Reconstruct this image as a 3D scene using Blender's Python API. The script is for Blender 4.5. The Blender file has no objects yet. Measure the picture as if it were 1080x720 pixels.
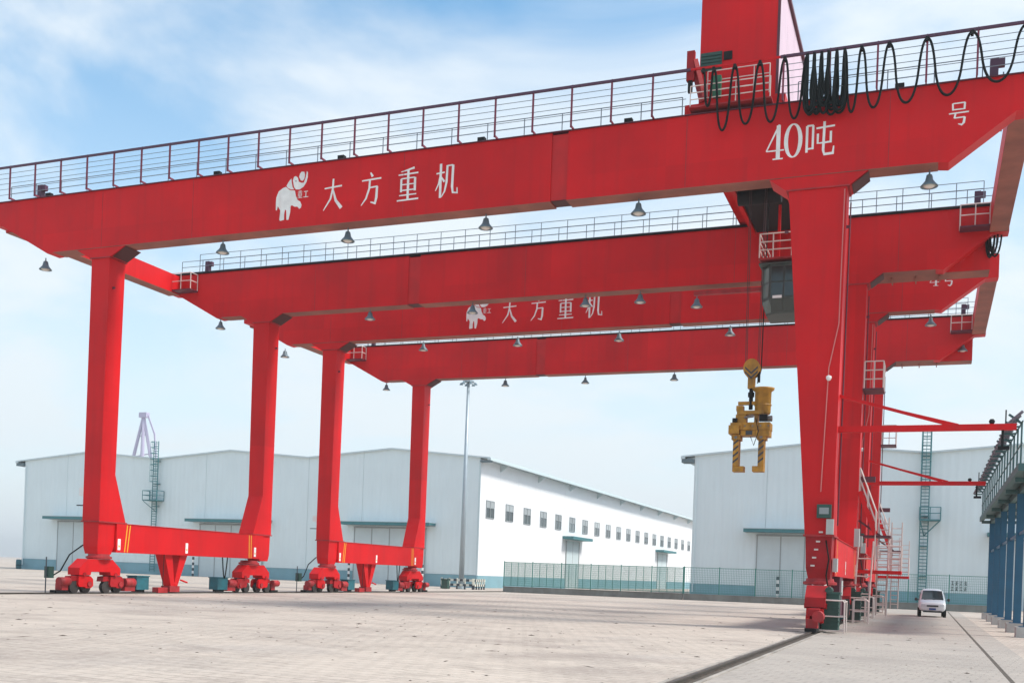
import bpy, math, random
from mathutils import Vector, Matrix
R = math.radians
random.seed(7)
sc = bpy.context.scene
col = sc.collection

# ------------------------------------------------------------------ camera
YAW, ROLL, PITCH = 0.3759, 0.0365, 0.0006
cam_d = bpy.data.cameras.new('camera'); cam = bpy.data.objects.new('camera', cam_d); col.objects.link(cam)
cam_d.sensor_fit = 'HORIZONTAL'; cam_d.sensor_width = 36.0
cam_d.lens = 36.0 * 1112.2 / 1080.0
cam_d.shift_y = 245.1 / 1080.0
cam_d.clip_start = 0.1; cam_d.clip_end = 20000
fw = Vector((-math.sin(YAW) * math.cos(PITCH), math.cos(YAW) * math.cos(PITCH), math.sin(PITCH)))
rt = Vector((math.cos(YAW), math.sin(YAW), 0)); up = rt.cross(fw)
rx = rt * math.cos(ROLL) + up * math.sin(ROLL); uy = -rt * math.sin(ROLL) + up * math.cos(ROLL)
m = Matrix((rx, uy, -fw)).transposed().to_4x4(); m.translation = Vector((3.774, -40.666, 1.7))
cam.matrix_world = m
sc.camera = cam

# ------------------------------------------------------------------ sky and sun
SUN_EL, SUN_AZ = 50.0, 8.0          # azimuth measured from +X towards +Y
w = bpy.data.worlds.new('World'); sc.world = w; w.use_nodes = True
nt = w.node_tree; N = nt.nodes; L = nt.links; N.clear()
def wn(t, **k):
    n = N.new(t)
    for a, v in k.items(): setattr(n, a, v)
    return n
out = wn('ShaderNodeOutputWorld'); bg = wn('ShaderNodeBackground'); L.new(bg.outputs[0], out.inputs[0])
sky = wn('ShaderNodeTexSky', sky_type='NISHITA'); sky.sun_disc = False
sky.sun_elevation = R(SUN_EL); sky.sun_rotation = R(90 - SUN_AZ)
sky.air_density = 1.0; sky.dust_density = 1.2; sky.ozone_density = 2.0
tc = wn('ShaderNodeTexCoord'); sep = wn('ShaderNodeSeparateXYZ'); L.new(tc.outputs['Generated'], sep.inputs[0])
def wmath(op, a, b=None, clamp=False):
    n = wn('ShaderNodeMath', operation=op); n.use_clamp = clamp
    for i, v in enumerate((a, b)):
        if v is None: continue
        if isinstance(v, (int, float)): n.inputs[i].default_value = v
        else: L.new(v, n.inputs[i])
    return n.outputs[0]
zc = wmath('MAXIMUM', sep.outputs[2], 0.0)
den = wmath('ADD', zc, 0.22)
cx = wmath('DIVIDE', sep.outputs[0], den); cy = wmath('DIVIDE', sep.outputs[1], den)
comb = wn('ShaderNodeCombineXYZ'); L.new(cx, comb.inputs[0]); L.new(cy, comb.inputs[1])
n1 = wn('ShaderNodeTexNoise'); comb.inputs[2].default_value = 10.4; L.new(comb.outputs[0], n1.inputs['Vector'])
n1.inputs['Scale'].default_value = 1.35; n1.inputs['Detail'].default_value = 7; n1.inputs['Roughness'].default_value = 0.52
n1.inputs['Distortion'].default_value = 0.5
cr = wn('ShaderNodeValToRGB'); L.new(n1.outputs['Fac'], cr.inputs[0])
cr.color_ramp.elements[0].position = 0.38; cr.color_ramp.elements[1].position = 0.60
cr.color_ramp.interpolation = 'EASE'
# veil of haze thickening towards the horizon, all the way round
hz = wmath('SUBTRACT', 1.0, wmath('DIVIDE', zc, 0.46), True); hz = wmath('POWER', hz, 1.0)
cm = wmath('MULTIPLY', cr.outputs[0], 0.88, True)
sat = wn('ShaderNodeHueSaturation'); L.new(sky.outputs[0], sat.inputs['Color']); sat.inputs['Hue'].default_value = 0.483; sat.inputs['Saturation'].default_value = 1.18; sat.inputs['Value'].default_value = 1.7
cmix = wn('ShaderNodeMix', data_type='RGBA'); L.new(cm, cmix.inputs[0]); L.new(sat.outputs[0], cmix.inputs[6]); cmix.inputs[7].default_value = (6.7, 7.1, 7.35, 1)
mix = wn('ShaderNodeMix', data_type='RGBA')
L.new(hz, mix.inputs[0]); L.new(cmix.outputs[2], mix.inputs[6])
mix.inputs[7].default_value = (5.85, 6.5, 6.9, 1)
L.new(mix.outputs[2], bg.inputs['Color']); bg.inputs['Strength'].default_value = 0.10

sd = bpy.data.lights.new('sun', 'SUN'); sun = bpy.data.objects.new('sun', sd); col.objects.link(sun)
sd.energy = 2.8; sd.angle = R(12.0); sd.color = (1.0, 0.95, 0.88)
sv = Vector((math.cos(R(SUN_EL)) * math.cos(R(SUN_AZ)), math.cos(R(SUN_EL)) * math.sin(R(SUN_AZ)), math.sin(R(SUN_EL))))
sun.rotation_euler = sv.to_track_quat('Z', 'Y').to_euler()
sc.view_settings.view_transform = 'Standard'; sc.view_settings.look = 'None'
sc.view_settings.exposure = 0.55; sc.view_settings.gamma = 1.0; sc.view_settings.use_curve_mapping = False

# ------------------------------------------------------------------ materials
M = {}
def mat(name, c, rough=0.5, metal=0.0, spec=0.5, var=0.0, vscale=1.0, streak=0.0, bump=0.0, bscale=8.0, dirt=(0.12, 0.09, 0.07), alpha=1.0):
    mt = bpy.data.materials.new(name); mt.use_nodes = True
    t = mt.node_tree; b = t.nodes['Principled BSDF']
    b.inputs['Roughness'].default_value = rough; b.inputs['Metallic'].default_value = metal
    b.inputs['Specular IOR Level'].default_value = spec
    b.inputs['Base Color'].default_value = (*c, 1)
    lk = t.links.new
    co = t.nodes.new('ShaderNodeTexCoord')
    src = None
    if var or streak:
        nz = t.nodes.new('ShaderNodeTexNoise'); nz.inputs['Scale'].default_value = vscale; nz.inputs['Detail'].default_value = 6
        lk(co.outputs['Object'], nz.inputs['Vector'])
        rp = t.nodes.new('ShaderNodeMapRange'); rp.inputs[1].default_value = 0.3; rp.inputs[2].default_value = 0.7
        rp.inputs[3].default_value = 1 - var; rp.inputs[4].default_value = 1 + var
        lk(nz.outputs['Fac'], rp.inputs[0])
        mx = t.nodes.new('ShaderNodeMix'); mx.data_type = 'RGBA'; mx.blend_type = 'MULTIPLY'; mx.inputs[0].default_value = 1
        mx.inputs[6].default_value = (*c, 1); lk(rp.outputs[0], mx.inputs[7]); src = mx.outputs[2]
        rr = t.nodes.new('ShaderNodeMapRange'); rr.inputs[3].default_value = rough - 0.08; rr.inputs[4].default_value = min(1, rough + 0.12)
        lk(nz.outputs['Fac'], rr.inputs[0]); lk(rr.outputs[0], b.inputs['Roughness'])
    if streak:
        mp = t.nodes.new('ShaderNodeMapping'); mp.inputs['Scale'].default_value = (2.6, 2.6, 0.16); lk(co.outputs['Object'], mp.inputs[0])
        n2 = t.nodes.new('ShaderNodeTexNoise'); n2.inputs['Scale'].default_value = 1.0; n2.inputs['Detail'].default_value = 5; lk(mp.outputs[0], n2.inputs['Vector'])
        r2 = t.nodes.new('ShaderNodeMapRange'); r2.inputs[1].default_value = 0.5; r2.inputs[2].default_value = 0.78; r2.inputs[4].default_value = streak
        lk(n2.outputs['Fac'], r2.inputs[0])
        m2 = t.nodes.new('ShaderNodeMix'); m2.data_type = 'RGBA'; lk(r2.outputs[0], m2.inputs[0]); lk(src, m2.inputs[6]); m2.inputs[7].default_value = (*dirt, 1)
        src = m2.outputs[2]
    if src: lk(src, b.inputs['Base Color'])
    if bump:
        n3 = t.nodes.new('ShaderNodeTexNoise'); n3.inputs['Scale'].default_value = bscale; n3.inputs['Detail'].default_value = 3; lk(co.outputs['Object'], n3.inputs['Vector'])
        bp = t.nodes.new('ShaderNodeBump'); bp.inputs['Strength'].default_value = 1.0; bp.inputs['Distance'].default_value = bump
        lk(n3.outputs['Fac'], bp.inputs['Height']); lk(bp.outputs[0], b.inputs['Normal'])
    M[name] = mt
    return mt
mat('red', (0.575, 0.0055, 0.009), 0.5, spec=0.22, var=0.13, vscale=0.35, streak=0.22, bump=0.012, bscale=0.9, dirt=(0.22, 0.02, 0.02))
mat('red_dirty', (0.36, 0.016, 0.020), 0.6, var=0.28, vscale=2.2, streak=0.45, bump=0.01, bscale=6, dirt=(0.06, 0.03, 0.025))
mat('under', (0.30, 0.105, 0.075), 0.75, var=0.25, vscale=0.8, streak=0.35, dirt=(0.13, 0.08, 0.06))  # brown of ground-lit undersides put into the colour, with dirt streaks
mat('red_dark', (0.10, 0.018, 0.035), 0.5, var=0.15, vscale=1.5)
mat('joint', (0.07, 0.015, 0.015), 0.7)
mat('purple', (0.075, 0.022, 0.055), 0.5)
mat('post_red', (0.17, 0.018, 0.045), 0.5)
mat('letter', (0.80, 0.78, 0.75), 0.55, var=0.10, vscale=2.5, streak=0.30, dirt=(0.55, 0.33, 0.30))
mat('grey_rail', (0.16, 0.20, 0.24), 0.5)
mat('black', (0.008, 0.009, 0.010), 0.7, spec=0.25)
mat('rubber', (0.006, 0.009, 0.009), 0.75, spec=0.2)
mat('white', (0.80, 0.79, 0.77), 0.5, var=0.05, vscale=3)
mat('white_rail', (0.62, 0.52, 0.48), 0.5, var=0.1, vscale=2)
mat('pale_pink', (0.62, 0.48, 0.56), 0.55, var=0.05, vscale=0.8, streak=0.15, dirt=(0.4, 0.3, 0.35))
mat('cabinet_green', (0.02, 0.14, 0.07), 0.5, var=0.15, vscale=3)
mat('pink', (0.55, 0.16, 0.15), 0.5)
mat('teal_box', (0.010, 0.11, 0.14), 0.55, var=0.2, vscale=3, streak=0.2)
mat('green_box', (0.02, 0.07, 0.055), 0.55, var=0.25, vscale=3, streak=0.3)
mat('lamp_metal', (0.13, 0.20, 0.24), 0.45)
mat('lamp_glass', (0.75, 0.72, 0.66), 0.25)
mat('yellow', (0.43, 0.215, 0.014), 0.5, var=0.35, vscale=3, streak=0.55, dirt=(0.12, 0.07, 0.02))
mat('yellow_line', (0.75, 0.38, 0.02), 0.5)
mat('steel', (0.20, 0.19, 0.18), 0.45, metal=0.7, var=0.2, vscale=4)
mat('rope', (0.06, 0.03, 0.03), 0.7)
mat('clad', (0.69, 0.785, 0.80), 0.55, var=0.03, vscale=0.25, streak=0.12, bump=0.02, bscale=0.5, dirt=(0.42, 0.48, 0.50))
mat('clad_white', (0.80, 0.81, 0.82), 0.55, var=0.02, vscale=0.25, streak=0.06, bump=0.02, bscale=0.5, dirt=(0.55, 0.58, 0.60))
mat('plinth', (0.20, 0.37, 0.43), 0.65, var=0.08, vscale=0.6, streak=0.2, dirt=(0.25, 0.33, 0.34))
mat('seam', (0.56, 0.65, 0.67), 0.6)
mat('trim', (0.54, 0.64, 0.66), 0.5)
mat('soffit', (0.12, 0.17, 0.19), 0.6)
mat('roof', (0.56, 0.66, 0.69), 0.5, var=0.05, vscale=0.3)
mat('door_grey', (0.54, 0.63, 0.65), 0.55, var=0.05, vscale=0.6, streak=0.12, dirt=(0.33, 0.38, 0.4))
mat('glass', (0.10, 0.12, 0.125), 0.15, spec=0.7)
mat('pane_light', (0.34, 0.37, 0.38), 0.3)
mat('frame_grey', (0.30, 0.33, 0.34), 0.5)
mat('ladder_teal', (0.05, 0.19, 0.21), 0.55, var=0.1, vscale=2)
mat('fence_green', (0.055, 0.25, 0.21), 0.5, var=0.1, vscale=2)
mat('kerb_grey', (0.21, 0.23, 0.215), 0.8, var=0.2, vscale=1.0, streak=0.3)
mat('kerb_edge', (0.33, 0.30, 0.265), 0.9, var=0.3, vscale=0.9, streak=0.3, dirt=(0.16, 0.13, 0.11))
mat('concrete', (0.44, 0.43, 0.41), 0.85, var=0.15, vscale=1.2, streak=0.15)
mat('blue_col', (0.008, 0.10, 0.19), 0.45, var=0.12, vscale=1.5, streak=0.2, dirt=(0.03, 0.07, 0.09))
mat('gallery_green', (0.045, 0.12, 0.12), 0.55, var=0.15, vscale=2)
mat('busbar', (0.17, 0.14, 0.17), 0.5)
mat('pole_grey', (0.36, 0.43, 0.47), 0.4, metal=0.3, var=0.06, vscale=2)
mat('tower_far', (0.46, 0.43, 0.58), 0.6)  # lilac fade of distant air put into the mast colour
mat('van_white', (0.78, 0.80, 0.81), 0.22, spec=0.6, var=0.03, vscale=3)
mat('van_glass', (0.035, 0.06, 0.065), 0.06, spec=0.8)
mat('van_trim', (0.03, 0.035, 0.035), 0.5)
mat('van_lamp', (0.60, 0.64, 0.66), 0.1)
mat('plate_blue', (0.02, 0.06, 0.25), 0.4)
mat('cab_glass', (0.02, 0.032, 0.03), 0.12, spec=0.7)
mat('cab_pane', (0.13, 0.18, 0.165), 0.25)
mat('cab_body', (0.05, 0.068, 0.062), 0.5, var=0.15, vscale=3)
mat('debris', (0.065, 0.048, 0.036), 0.9)
mat('ink', (0.05, 0.06, 0.07), 0.7)
mat('barrier_pale', (0.66, 0.67, 0.58), 0.6)
mat('wheel_dark', (0.035, 0.03, 0.028), 0.55, var=0.3, vscale=4)
mat('rail_steel', (0.10, 0.085, 0.07), 0.45, metal=0.5, var=0.3, vscale=2)
mat('groove', (0.085, 0.07, 0.055), 0.9, var=0.35, vscale=1.5)
mat('cabinet_grey', (0.45, 0.46, 0.44), 0.5, var=0.08, vscale=3, streak=0.2)

def plate_tone(name, size=(3.2, 3.2, 9.0), amp=0.06):
    """separate plates differ slightly in tone"""
    t = M[name].node_tree; b = t.nodes['Principled BSDF']; lk = t.links.new
    src = b.inputs['Base Color'].links[0].from_socket
    co = t.nodes.new('ShaderNodeTexCoord'); dv = t.nodes.new('ShaderNodeVectorMath'); dv.operation = 'DIVIDE'; dv.inputs[1].default_value = size
    lk(co.outputs['Object'], dv.inputs[0]); fl = t.nodes.new('ShaderNodeVectorMath'); fl.operation = 'FLOOR'; lk(dv.outputs[0], fl.inputs[0])
    wn_ = t.nodes.new('ShaderNodeTexWhiteNoise'); lk(fl.outputs[0], wn_.inputs['Vector'])
    rp = t.nodes.new('ShaderNodeMapRange'); rp.inputs[3].default_value = 1 - amp; rp.inputs[4].default_value = 1 + amp; lk(wn_.outputs['Value'], rp.inputs[0])
    mx = t.nodes.new('ShaderNodeMix'); mx.data_type = 'RGBA'; mx.blend_type = 'MULTIPLY'; mx.inputs[0].default_value = 1
    lk(src, mx.inputs[6]); lk(rp.outputs[0], mx.inputs[7]); lk(mx.outputs[2], b.inputs['Base Color'])
plate_tone('red')
mat('red_splice', (0.50, 0.011, 0.013), 0.5, spec=0.3, var=0.12, vscale=1.2, streak=0.2, dirt=(0.2, 0.02, 0.02))
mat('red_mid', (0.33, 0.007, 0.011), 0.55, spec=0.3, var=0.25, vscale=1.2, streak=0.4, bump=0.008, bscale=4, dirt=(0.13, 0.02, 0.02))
def ribs(name, pitch=0.75, depth=0.03):
    """trapezoid ribs of the sheet cladding"""
    t = M[name].node_tree; b = t.nodes['Principled BSDF']; lk = t.links.new
    co = t.nodes.new('ShaderNodeTexCoord'); sp = t.nodes.new('ShaderNodeSeparateXYZ'); lk(co.outputs['Object'], sp.inputs[0])
    ad = t.nodes.new('ShaderNodeMath'); ad.operation = 'ADD'; lk(sp.outputs[0], ad.inputs[0]); lk(sp.outputs[1], ad.inputs[1])
    ml = t.nodes.new('ShaderNodeMath'); ml.operation = 'MULTIPLY'; ml.inputs[1].default_value = 2 * math.pi / pitch; lk(ad.outputs[0], ml.inputs[0])
    sn = t.nodes.new('ShaderNodeMath'); sn.operation = 'SINE'; lk(ml.outputs[0], sn.inputs[0])
    bp = t.nodes.new('ShaderNodeBump'); bp.inputs['Distance'].default_value = depth; bp.inputs['Strength'].default_value = 0.7; lk(sn.outputs[0], bp.inputs['Height'])
    old = b.inputs['Normal'].links[0].from_socket if b.inputs['Normal'].links else None
    if old: lk(old, bp.inputs['Normal'])
    lk(bp.outputs[0], b.inputs['Normal'])
ribs('clad', 0.75, 0.014); ribs('clad_white', 0.75, 0.014)
def per_object(name, lo, hi):
    t = M[name].node_tree; b = t.nodes['Principled BSDF']; lk = t.links.new; c = tuple(b.inputs['Base Color'].default_value)
    oi = t.nodes.new('ShaderNodeObjectInfo'); rp = t.nodes.new('ShaderNodeMapRange'); rp.inputs[3].default_value = lo; rp.inputs[4].default_value = hi; lk(oi.outputs['Random'], rp.inputs[0])
    mx = t.nodes.new('ShaderNodeMix'); mx.data_type = 'RGBA'; mx.blend_type = 'MULTIPLY'; mx.inputs[0].default_value = 1; mx.inputs[6].default_value = c
    lk(rp.outputs[0], mx.inputs[7]); lk(mx.outputs[2], b.inputs['Base Color'])
per_object('glass', 0.6, 1.7); per_object('pane_light', 0.7, 1.35)

def ground_material(name, grey):
    mt = bpy.data.materials.new(name); mt.use_nodes = True
    t = mt.node_tree; b = t.nodes['Principled BSDF']; lk = t.links.new; nn = t.nodes.new
    b.inputs['Roughness'].default_value = 0.88; b.inputs['Specular IOR Level'].default_value = 0.25
    co = nn('ShaderNodeTexCoord')
    def mapped(rot, scale=(1, 1, 1)):
        mp = nn('ShaderNodeMapping'); mp.inputs['Rotation'].default_value = (0, 0, rot); mp.inputs['Scale'].default_value = scale
        lk(co.outputs['Object'], mp.inputs[0]); return mp.outputs[0]
    br = nn('ShaderNodeTexBrick'); lk(mapped(R(8)), br.inputs['Vector'])
    br.inputs['Scale'].default_value = 1.0; br.inputs['Brick Width'].default_value = 0.40; br.inputs['Row Height'].default_value = 0.36
    br.inputs['Mortar Size'].default_value = 0.022; br.inputs['Mortar Smooth'].default_value = 0.3; br.inputs['Bias'].default_value = 0.0
    br.inputs['Color1'].default_value = (0.49, 0.425, 0.365, 1); br.inputs['Color2'].default_value = (0.43, 0.372, 0.32, 1); br.inputs['Mortar'].default_value = (0.31, 0.265, 0.225, 1)
    def noise(v, s, d=6, r=0.55):
        n = nn('ShaderNodeTexNoise'); n.inputs['Scale'].default_value = s; n.inputs['Detail'].default_value = d; n.inputs['Roughness'].default_value = r
        lk(v, n.inputs['Vector']); return n.outputs['Fac']
    def rng(x, a, bb, c, d):
        n = nn('ShaderNodeMapRange'); n.inputs[1].default_value = a; n.inputs[2].default_value = bb; n.inputs[3].default_value = c; n.inputs[4].default_value = d
        lk(x, n.inputs[0]); return n.outputs[0]
    def mixc(f, a, bb, bl='MIX'):
        n = nn('ShaderNodeMix'); n.data_type = 'RGBA'; n.blend_type = bl
        if isinstance(f, float): n.inputs[0].default_value = f
        else: lk(f, n.inputs[0])
        for i, v in ((6, a), (7, bb)):
            if isinstance(v, tuple): n.inputs[i].default_value = (*v, 1)
            else: lk(v, n.inputs[i])
        return n.outputs[2]
    big = noise(mapped(0.3), 0.09, 5)
    c = mixc(rng(big, 0.35, 0.65, 0.0, 0.5), br.outputs['Color'], (0.57, 0.495, 0.42))            # dry dust
    c = mixc(rng(noise(mapped(0.5), 0.16, 6, 0.6), 0.52, 0.70, 0.0, 0.45), c, (0.38, 0.345, 0.32))   # older grey bays
    dust = rng(noise(mapped(0.4), 0.5, 7, 0.65), 0.48, 0.64, 0.0, 0.5)      # sand drifted over the joints
    c = mixc(dust, c, (0.54, 0.465, 0.395))
    c = mixc(rng(noise(mapped(0.25, (0.8, 1.0, 1)), 0.20, 7, 0.66), 0.49, 0.64, 0.0, 0.68), c, (0.29, 0.245, 0.215))  # trodden mud
    c = mixc(rng(noise(mapped(0.05, (0.6, 1.0, 1)), 0.7, 8, 0.75), 0.52, 0.68, 0.0, 0.62), c, (0.26, 0.22, 0.19))
    c = mixc(rng(noise(mapped(0), 2.4, 6, 0.75), 0.56, 0.72, 0.0, 0.6), c, (0.23, 0.195, 0.17))
    c = mixc(rng(noise(mapped(0), 7.0, 4, 0.7), 0.60, 0.74, 0.0, 0.6), c, (0.16, 0.135, 0.115))
    c = mixc(rng(noise(mapped(1.0), 6.0, 4, 0.7), 0.55, 0.70, 0.0, 0.5), c, (0.62, 0.55, 0.49))
    if grey: c = mixc(0.5, c, (0.285, 0.27, 0.25))
    lk(c, b.inputs['Base Color'])
    bp = nn('ShaderNodeBump'); bp.inputs['Strength'].default_value = 0.6; bp.inputs['Distance'].default_value = 0.012
    ad = nn('ShaderNodeMath'); ad.operation = 'ADD'; lk(br.outputs['Fac'], ad.inputs[0])
    ad2 = nn('ShaderNodeMath'); ad2.operation = 'MULTIPLY'; lk(noise(mapped(0), 3.0), ad2.inputs[0]); ad2.inputs[1].default_value = -1.6
    lk(ad2.outputs[0], ad.inputs[1]); bp.invert = True
    lk(ad.outputs[0], bp.inputs['Height']); lk(bp.outputs[0], b.inputs['Normal'])
    M[name] = mt
ground_material('paving', False); ground_material('grey_paving', True)

# ------------------------------------------------------------------ mesh helpers
class MB:
    def __init__(s): s.v = []; s.f = []; s.m = []
    def add(s, vs, fs, mi=0):
        o = len(s.v); s.v += [tuple(p) for p in vs]; s.f += [tuple(i + o for i in f) for f in fs]; s.m += [mi] * len(fs); return s
    def hexa(s, a, b, mi=0):           # a,b: two rings of 4
        return s.add(list(a) + list(b), [(3, 2, 1, 0), (4, 5, 6, 7), (0, 1, 5, 4), (1, 2, 6, 5), (2, 3, 7, 6), (3, 0, 4, 7)], mi)
    def box(s, x0, x1, y0, y1, z0, z1, mi=0):
        return s.hexa([(x0, y0, z0), (x1, y0, z0), (x1, y1, z0), (x0, y1, z0)], [(x0, y0, z1), (x1, y0, z1), (x1, y1, z1), (x0, y1, z1)], mi)
    def loft(s, secs, mi=0):           # (z,x0,x1,y0,y1)
        vs = []
        for z, x0, x1, y0, y1 in secs: vs += [(x0, y0, z), (x1, y0, z), (x1, y1, z), (x0, y1, z)]
        n = len(secs); fs = []
        for k in range(n - 1):
            for i in range(4): j = (i + 1) % 4; fs.append((k * 4 + i, k * 4 + j, k * 4 + 4 + j, k * 4 + 4 + i))
        top = secs[0][0] > secs[-1][0]
        if top: fs = [f[::-1] for f in fs]
        a = (3, 2, 1, 0); e = tuple(4 * (n - 1) + i for i in range(4))
        if top: a, e = a[::-1], e[::-1]
        return s.add(vs, fs + [a, e], mi)
    def prism(s, poly, axis, a0, a1, mi=0):
        # poly in the two other axes (in xyz order)
        n = len(poly)
        def P(p, a):
            return {'X': (a, p[0], p[1]), 'Y': (p[0], a, p[1]), 'Z': (p[0], p[1], a)}[axis]
        area = sum(poly[i][0] * poly[(i + 1) % n][1] - poly[(i + 1) % n][0] * poly[i][1] for i in range(n))
        if (area < 0) != (axis == 'Y'): poly = poly[::-1]
        vs = [P(p, a0) for p in poly] + [P(p, a1) for p in poly]
        fs = [tuple(range(n))[::-1], tuple(range(n, 2 * n))]
        for i in range(n): j = (i + 1) % n; fs.append((i, j, n + j, n + i))
        return s.add(vs, fs, mi)
    def tube(s, path, r, n=6, mi=0):
        pts = [Vector(p) for p in path]; K = len(pts); vs = []; fs = []
        prev = None
        for k, p in enumerate(pts):
            t = (pts[min(k + 1, K - 1)] - pts[max(k - 1, 0)]).normalized()
            if prev is None:
                a = Vector((0, 0, 1)) if abs(t.z) < 0.9 else Vector((1, 0, 0))
                u = t.cross(a).normalized()
            else:
                u = (prev - t * prev.dot(t)).normalized()
            prev = u; vv = t.cross(u)
            rr = r[k] if isinstance(r, (list, tuple)) else r
            for i in range(n):
                an = 2 * math.pi * i / n; vs.append(p + u * math.cos(an) * rr + vv * math.sin(an) * rr)
        for k in range(K - 1):
            for i in range(n): j = (i + 1) % n; fs.append((k * n + i, k * n + j, k * n + n + j, k * n + n + i))
        fs += [tuple(range(n))[::-1], tuple(range((K - 1) * n, K * n))]
        return s.add(vs, fs, mi)
    def lathe(s, prof, c=(0, 0, 0), n=14, mi=0, cap=True):
        vs = []; fs = []
        for r, z in prof:
            for i in range(n): a = 2 * math.pi * i / n; vs.append((c[0] + r * math.cos(a), c[1] + r * math.sin(a), c[2] + z))
        for k in range(len(prof) - 1):
            for i in range(n): j = (i + 1) % n; fs.append((k * n + i, k * n + j, k * n + n + j, k * n + n + i))
        if cap: fs += [tuple(range(n))[::-1], tuple(range((len(prof) - 1) * n, len(prof) * n))]
        return s.add(vs, fs, mi)
    def bar(s, a, b, wx, wz, mi=0):    # rectangular bar between two points
        a = Vector(a); b = Vector(b); t = (b - a).normalized()
        q = Vector((0, 0, 1)) if abs(t.z) < 0.95 else Vector((0, 1, 0))
        u = t.cross(q).normalized() * wx / 2; v = u.cross(t).normalized() * wz / 2
        return s.hexa([a - u - v, a + u - v, a + u + v, a - u + v], [b - u - v, b + u - v, b + u + v, b - u + v], mi)
    def mesh(s, mats, smooth=False, name='mesh'):
        me = bpy.data.meshes.new(name); me.from_pydata(s.v, [], s.f)
        mats = mats if isinstance(mats, (list, tuple)) else [mats]
        for k in mats: me.materials.append(M[k])
        if len(mats) > 1: me.polygons.foreach_set('material_index', s.m)
        if smooth: me.polygons.foreach_set('use_smooth', [len(f) == 4 for f in s.f])
        me.update(); return me
    def build(s, name, mats, parent=None, smooth=False):
        return obj(name, s.mesh(mats, smooth, name), parent)
def obj(name, me, parent=None, loc=None):
    o = bpy.data.objects.new(name, me); col.objects.link(o)
    if parent is not None: o.parent = parent
    if loc is not None: o.location = loc
    return o
def tag(o, label=None, cat=None, group=None, kind=None):
    if label: o['label'] = label
    if cat: o['category'] = cat
    if group: o['group'] = group
    if kind: o['kind'] = kind
    return o
def thing(name, label, cat, loc=(0, 0, 0), group=None, rz=0.0):
    o = bpy.data.objects.new(name, None); col.objects.link(o); o.location = loc; o.rotation_euler.z = rz
    o.empty_display_size = 0.5
    return tag(o, label, cat, group)
def copy_tree(o, parent=None):
    c = o.copy(); col.objects.link(c); c.parent = parent
    for ch in list(o.children): copy_tree(ch, c)
    return c
def recalc(o):
    import bmesh
    b = bmesh.new(); b.from_mesh(o.data); bmesh.ops.recalc_face_normals(b, faces=b.faces); b.to_mesh(o.data); b.free(); return o

# ------------------------------------------------------------------ ground
def quad(name, x0, x1, y0, y1, z, m_, parent=None, kind='structure'):
    o = MB().add([(x0, y0, z), (x1, y0, z), (x1, y1, z), (x0, y1, z)], [(0, 1, 2, 3)]).build(name, m_, parent)
    if kind and parent is None: tag(o, kind=kind)
    return o
quad('ground', -4000, 4000, -600, 6000, 0.0, 'paving')
quad('apron', 0.295, 5.285, -60, 53, 0.004, 'grey_paving')
def crane_rail(x, label):
    t = thing('crane_rail', label, 'rail', (x, 0, 0), 'rails the cranes run on')
    MB().box(-0.21, 0.21, -60, 72, -0.05, 0.006).build('rail_bed', 'groove', t)
    MB().prism([(-0.065, 0.0), (-0.065, 0.015), (-0.02, 0.02), (-0.02, 0.05), (-0.036, 0.055), (-0.036, 0.085), (0.036, 0.085), (0.036, 0.055), (0.02, 0.05), (0.02, 0.02), (0.065, 0.015), (0.065, 0.0)], 'Y', -60, 72).build('rail', 'rail_steel', t)
    for s in (-1, 1):
        MB().box(min(s * 0.21, s * 0.29), max(s * 0.21, s * 0.29), -60, 72, -0.05, 0.025).build('edge_kerb', 'kerb_edge', t)
crane_rail(0.0, 'sunken steel crane rail running under the right hand crane legs')
crane_rail(-34.55, 'steel crane rail running under the left hand crane legs')
jt = MB().box(5.29, 5.37, -45, 52, -0.05, 0.005).build('paving_joint', 'groove'); tag(jt, kind='structure')
ap = MB().box(5.375, 6.15, -45, 52, -0.05, 0.004).build('concrete_strip', 'grey_paving'); tag(ap, kind='structure')

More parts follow.
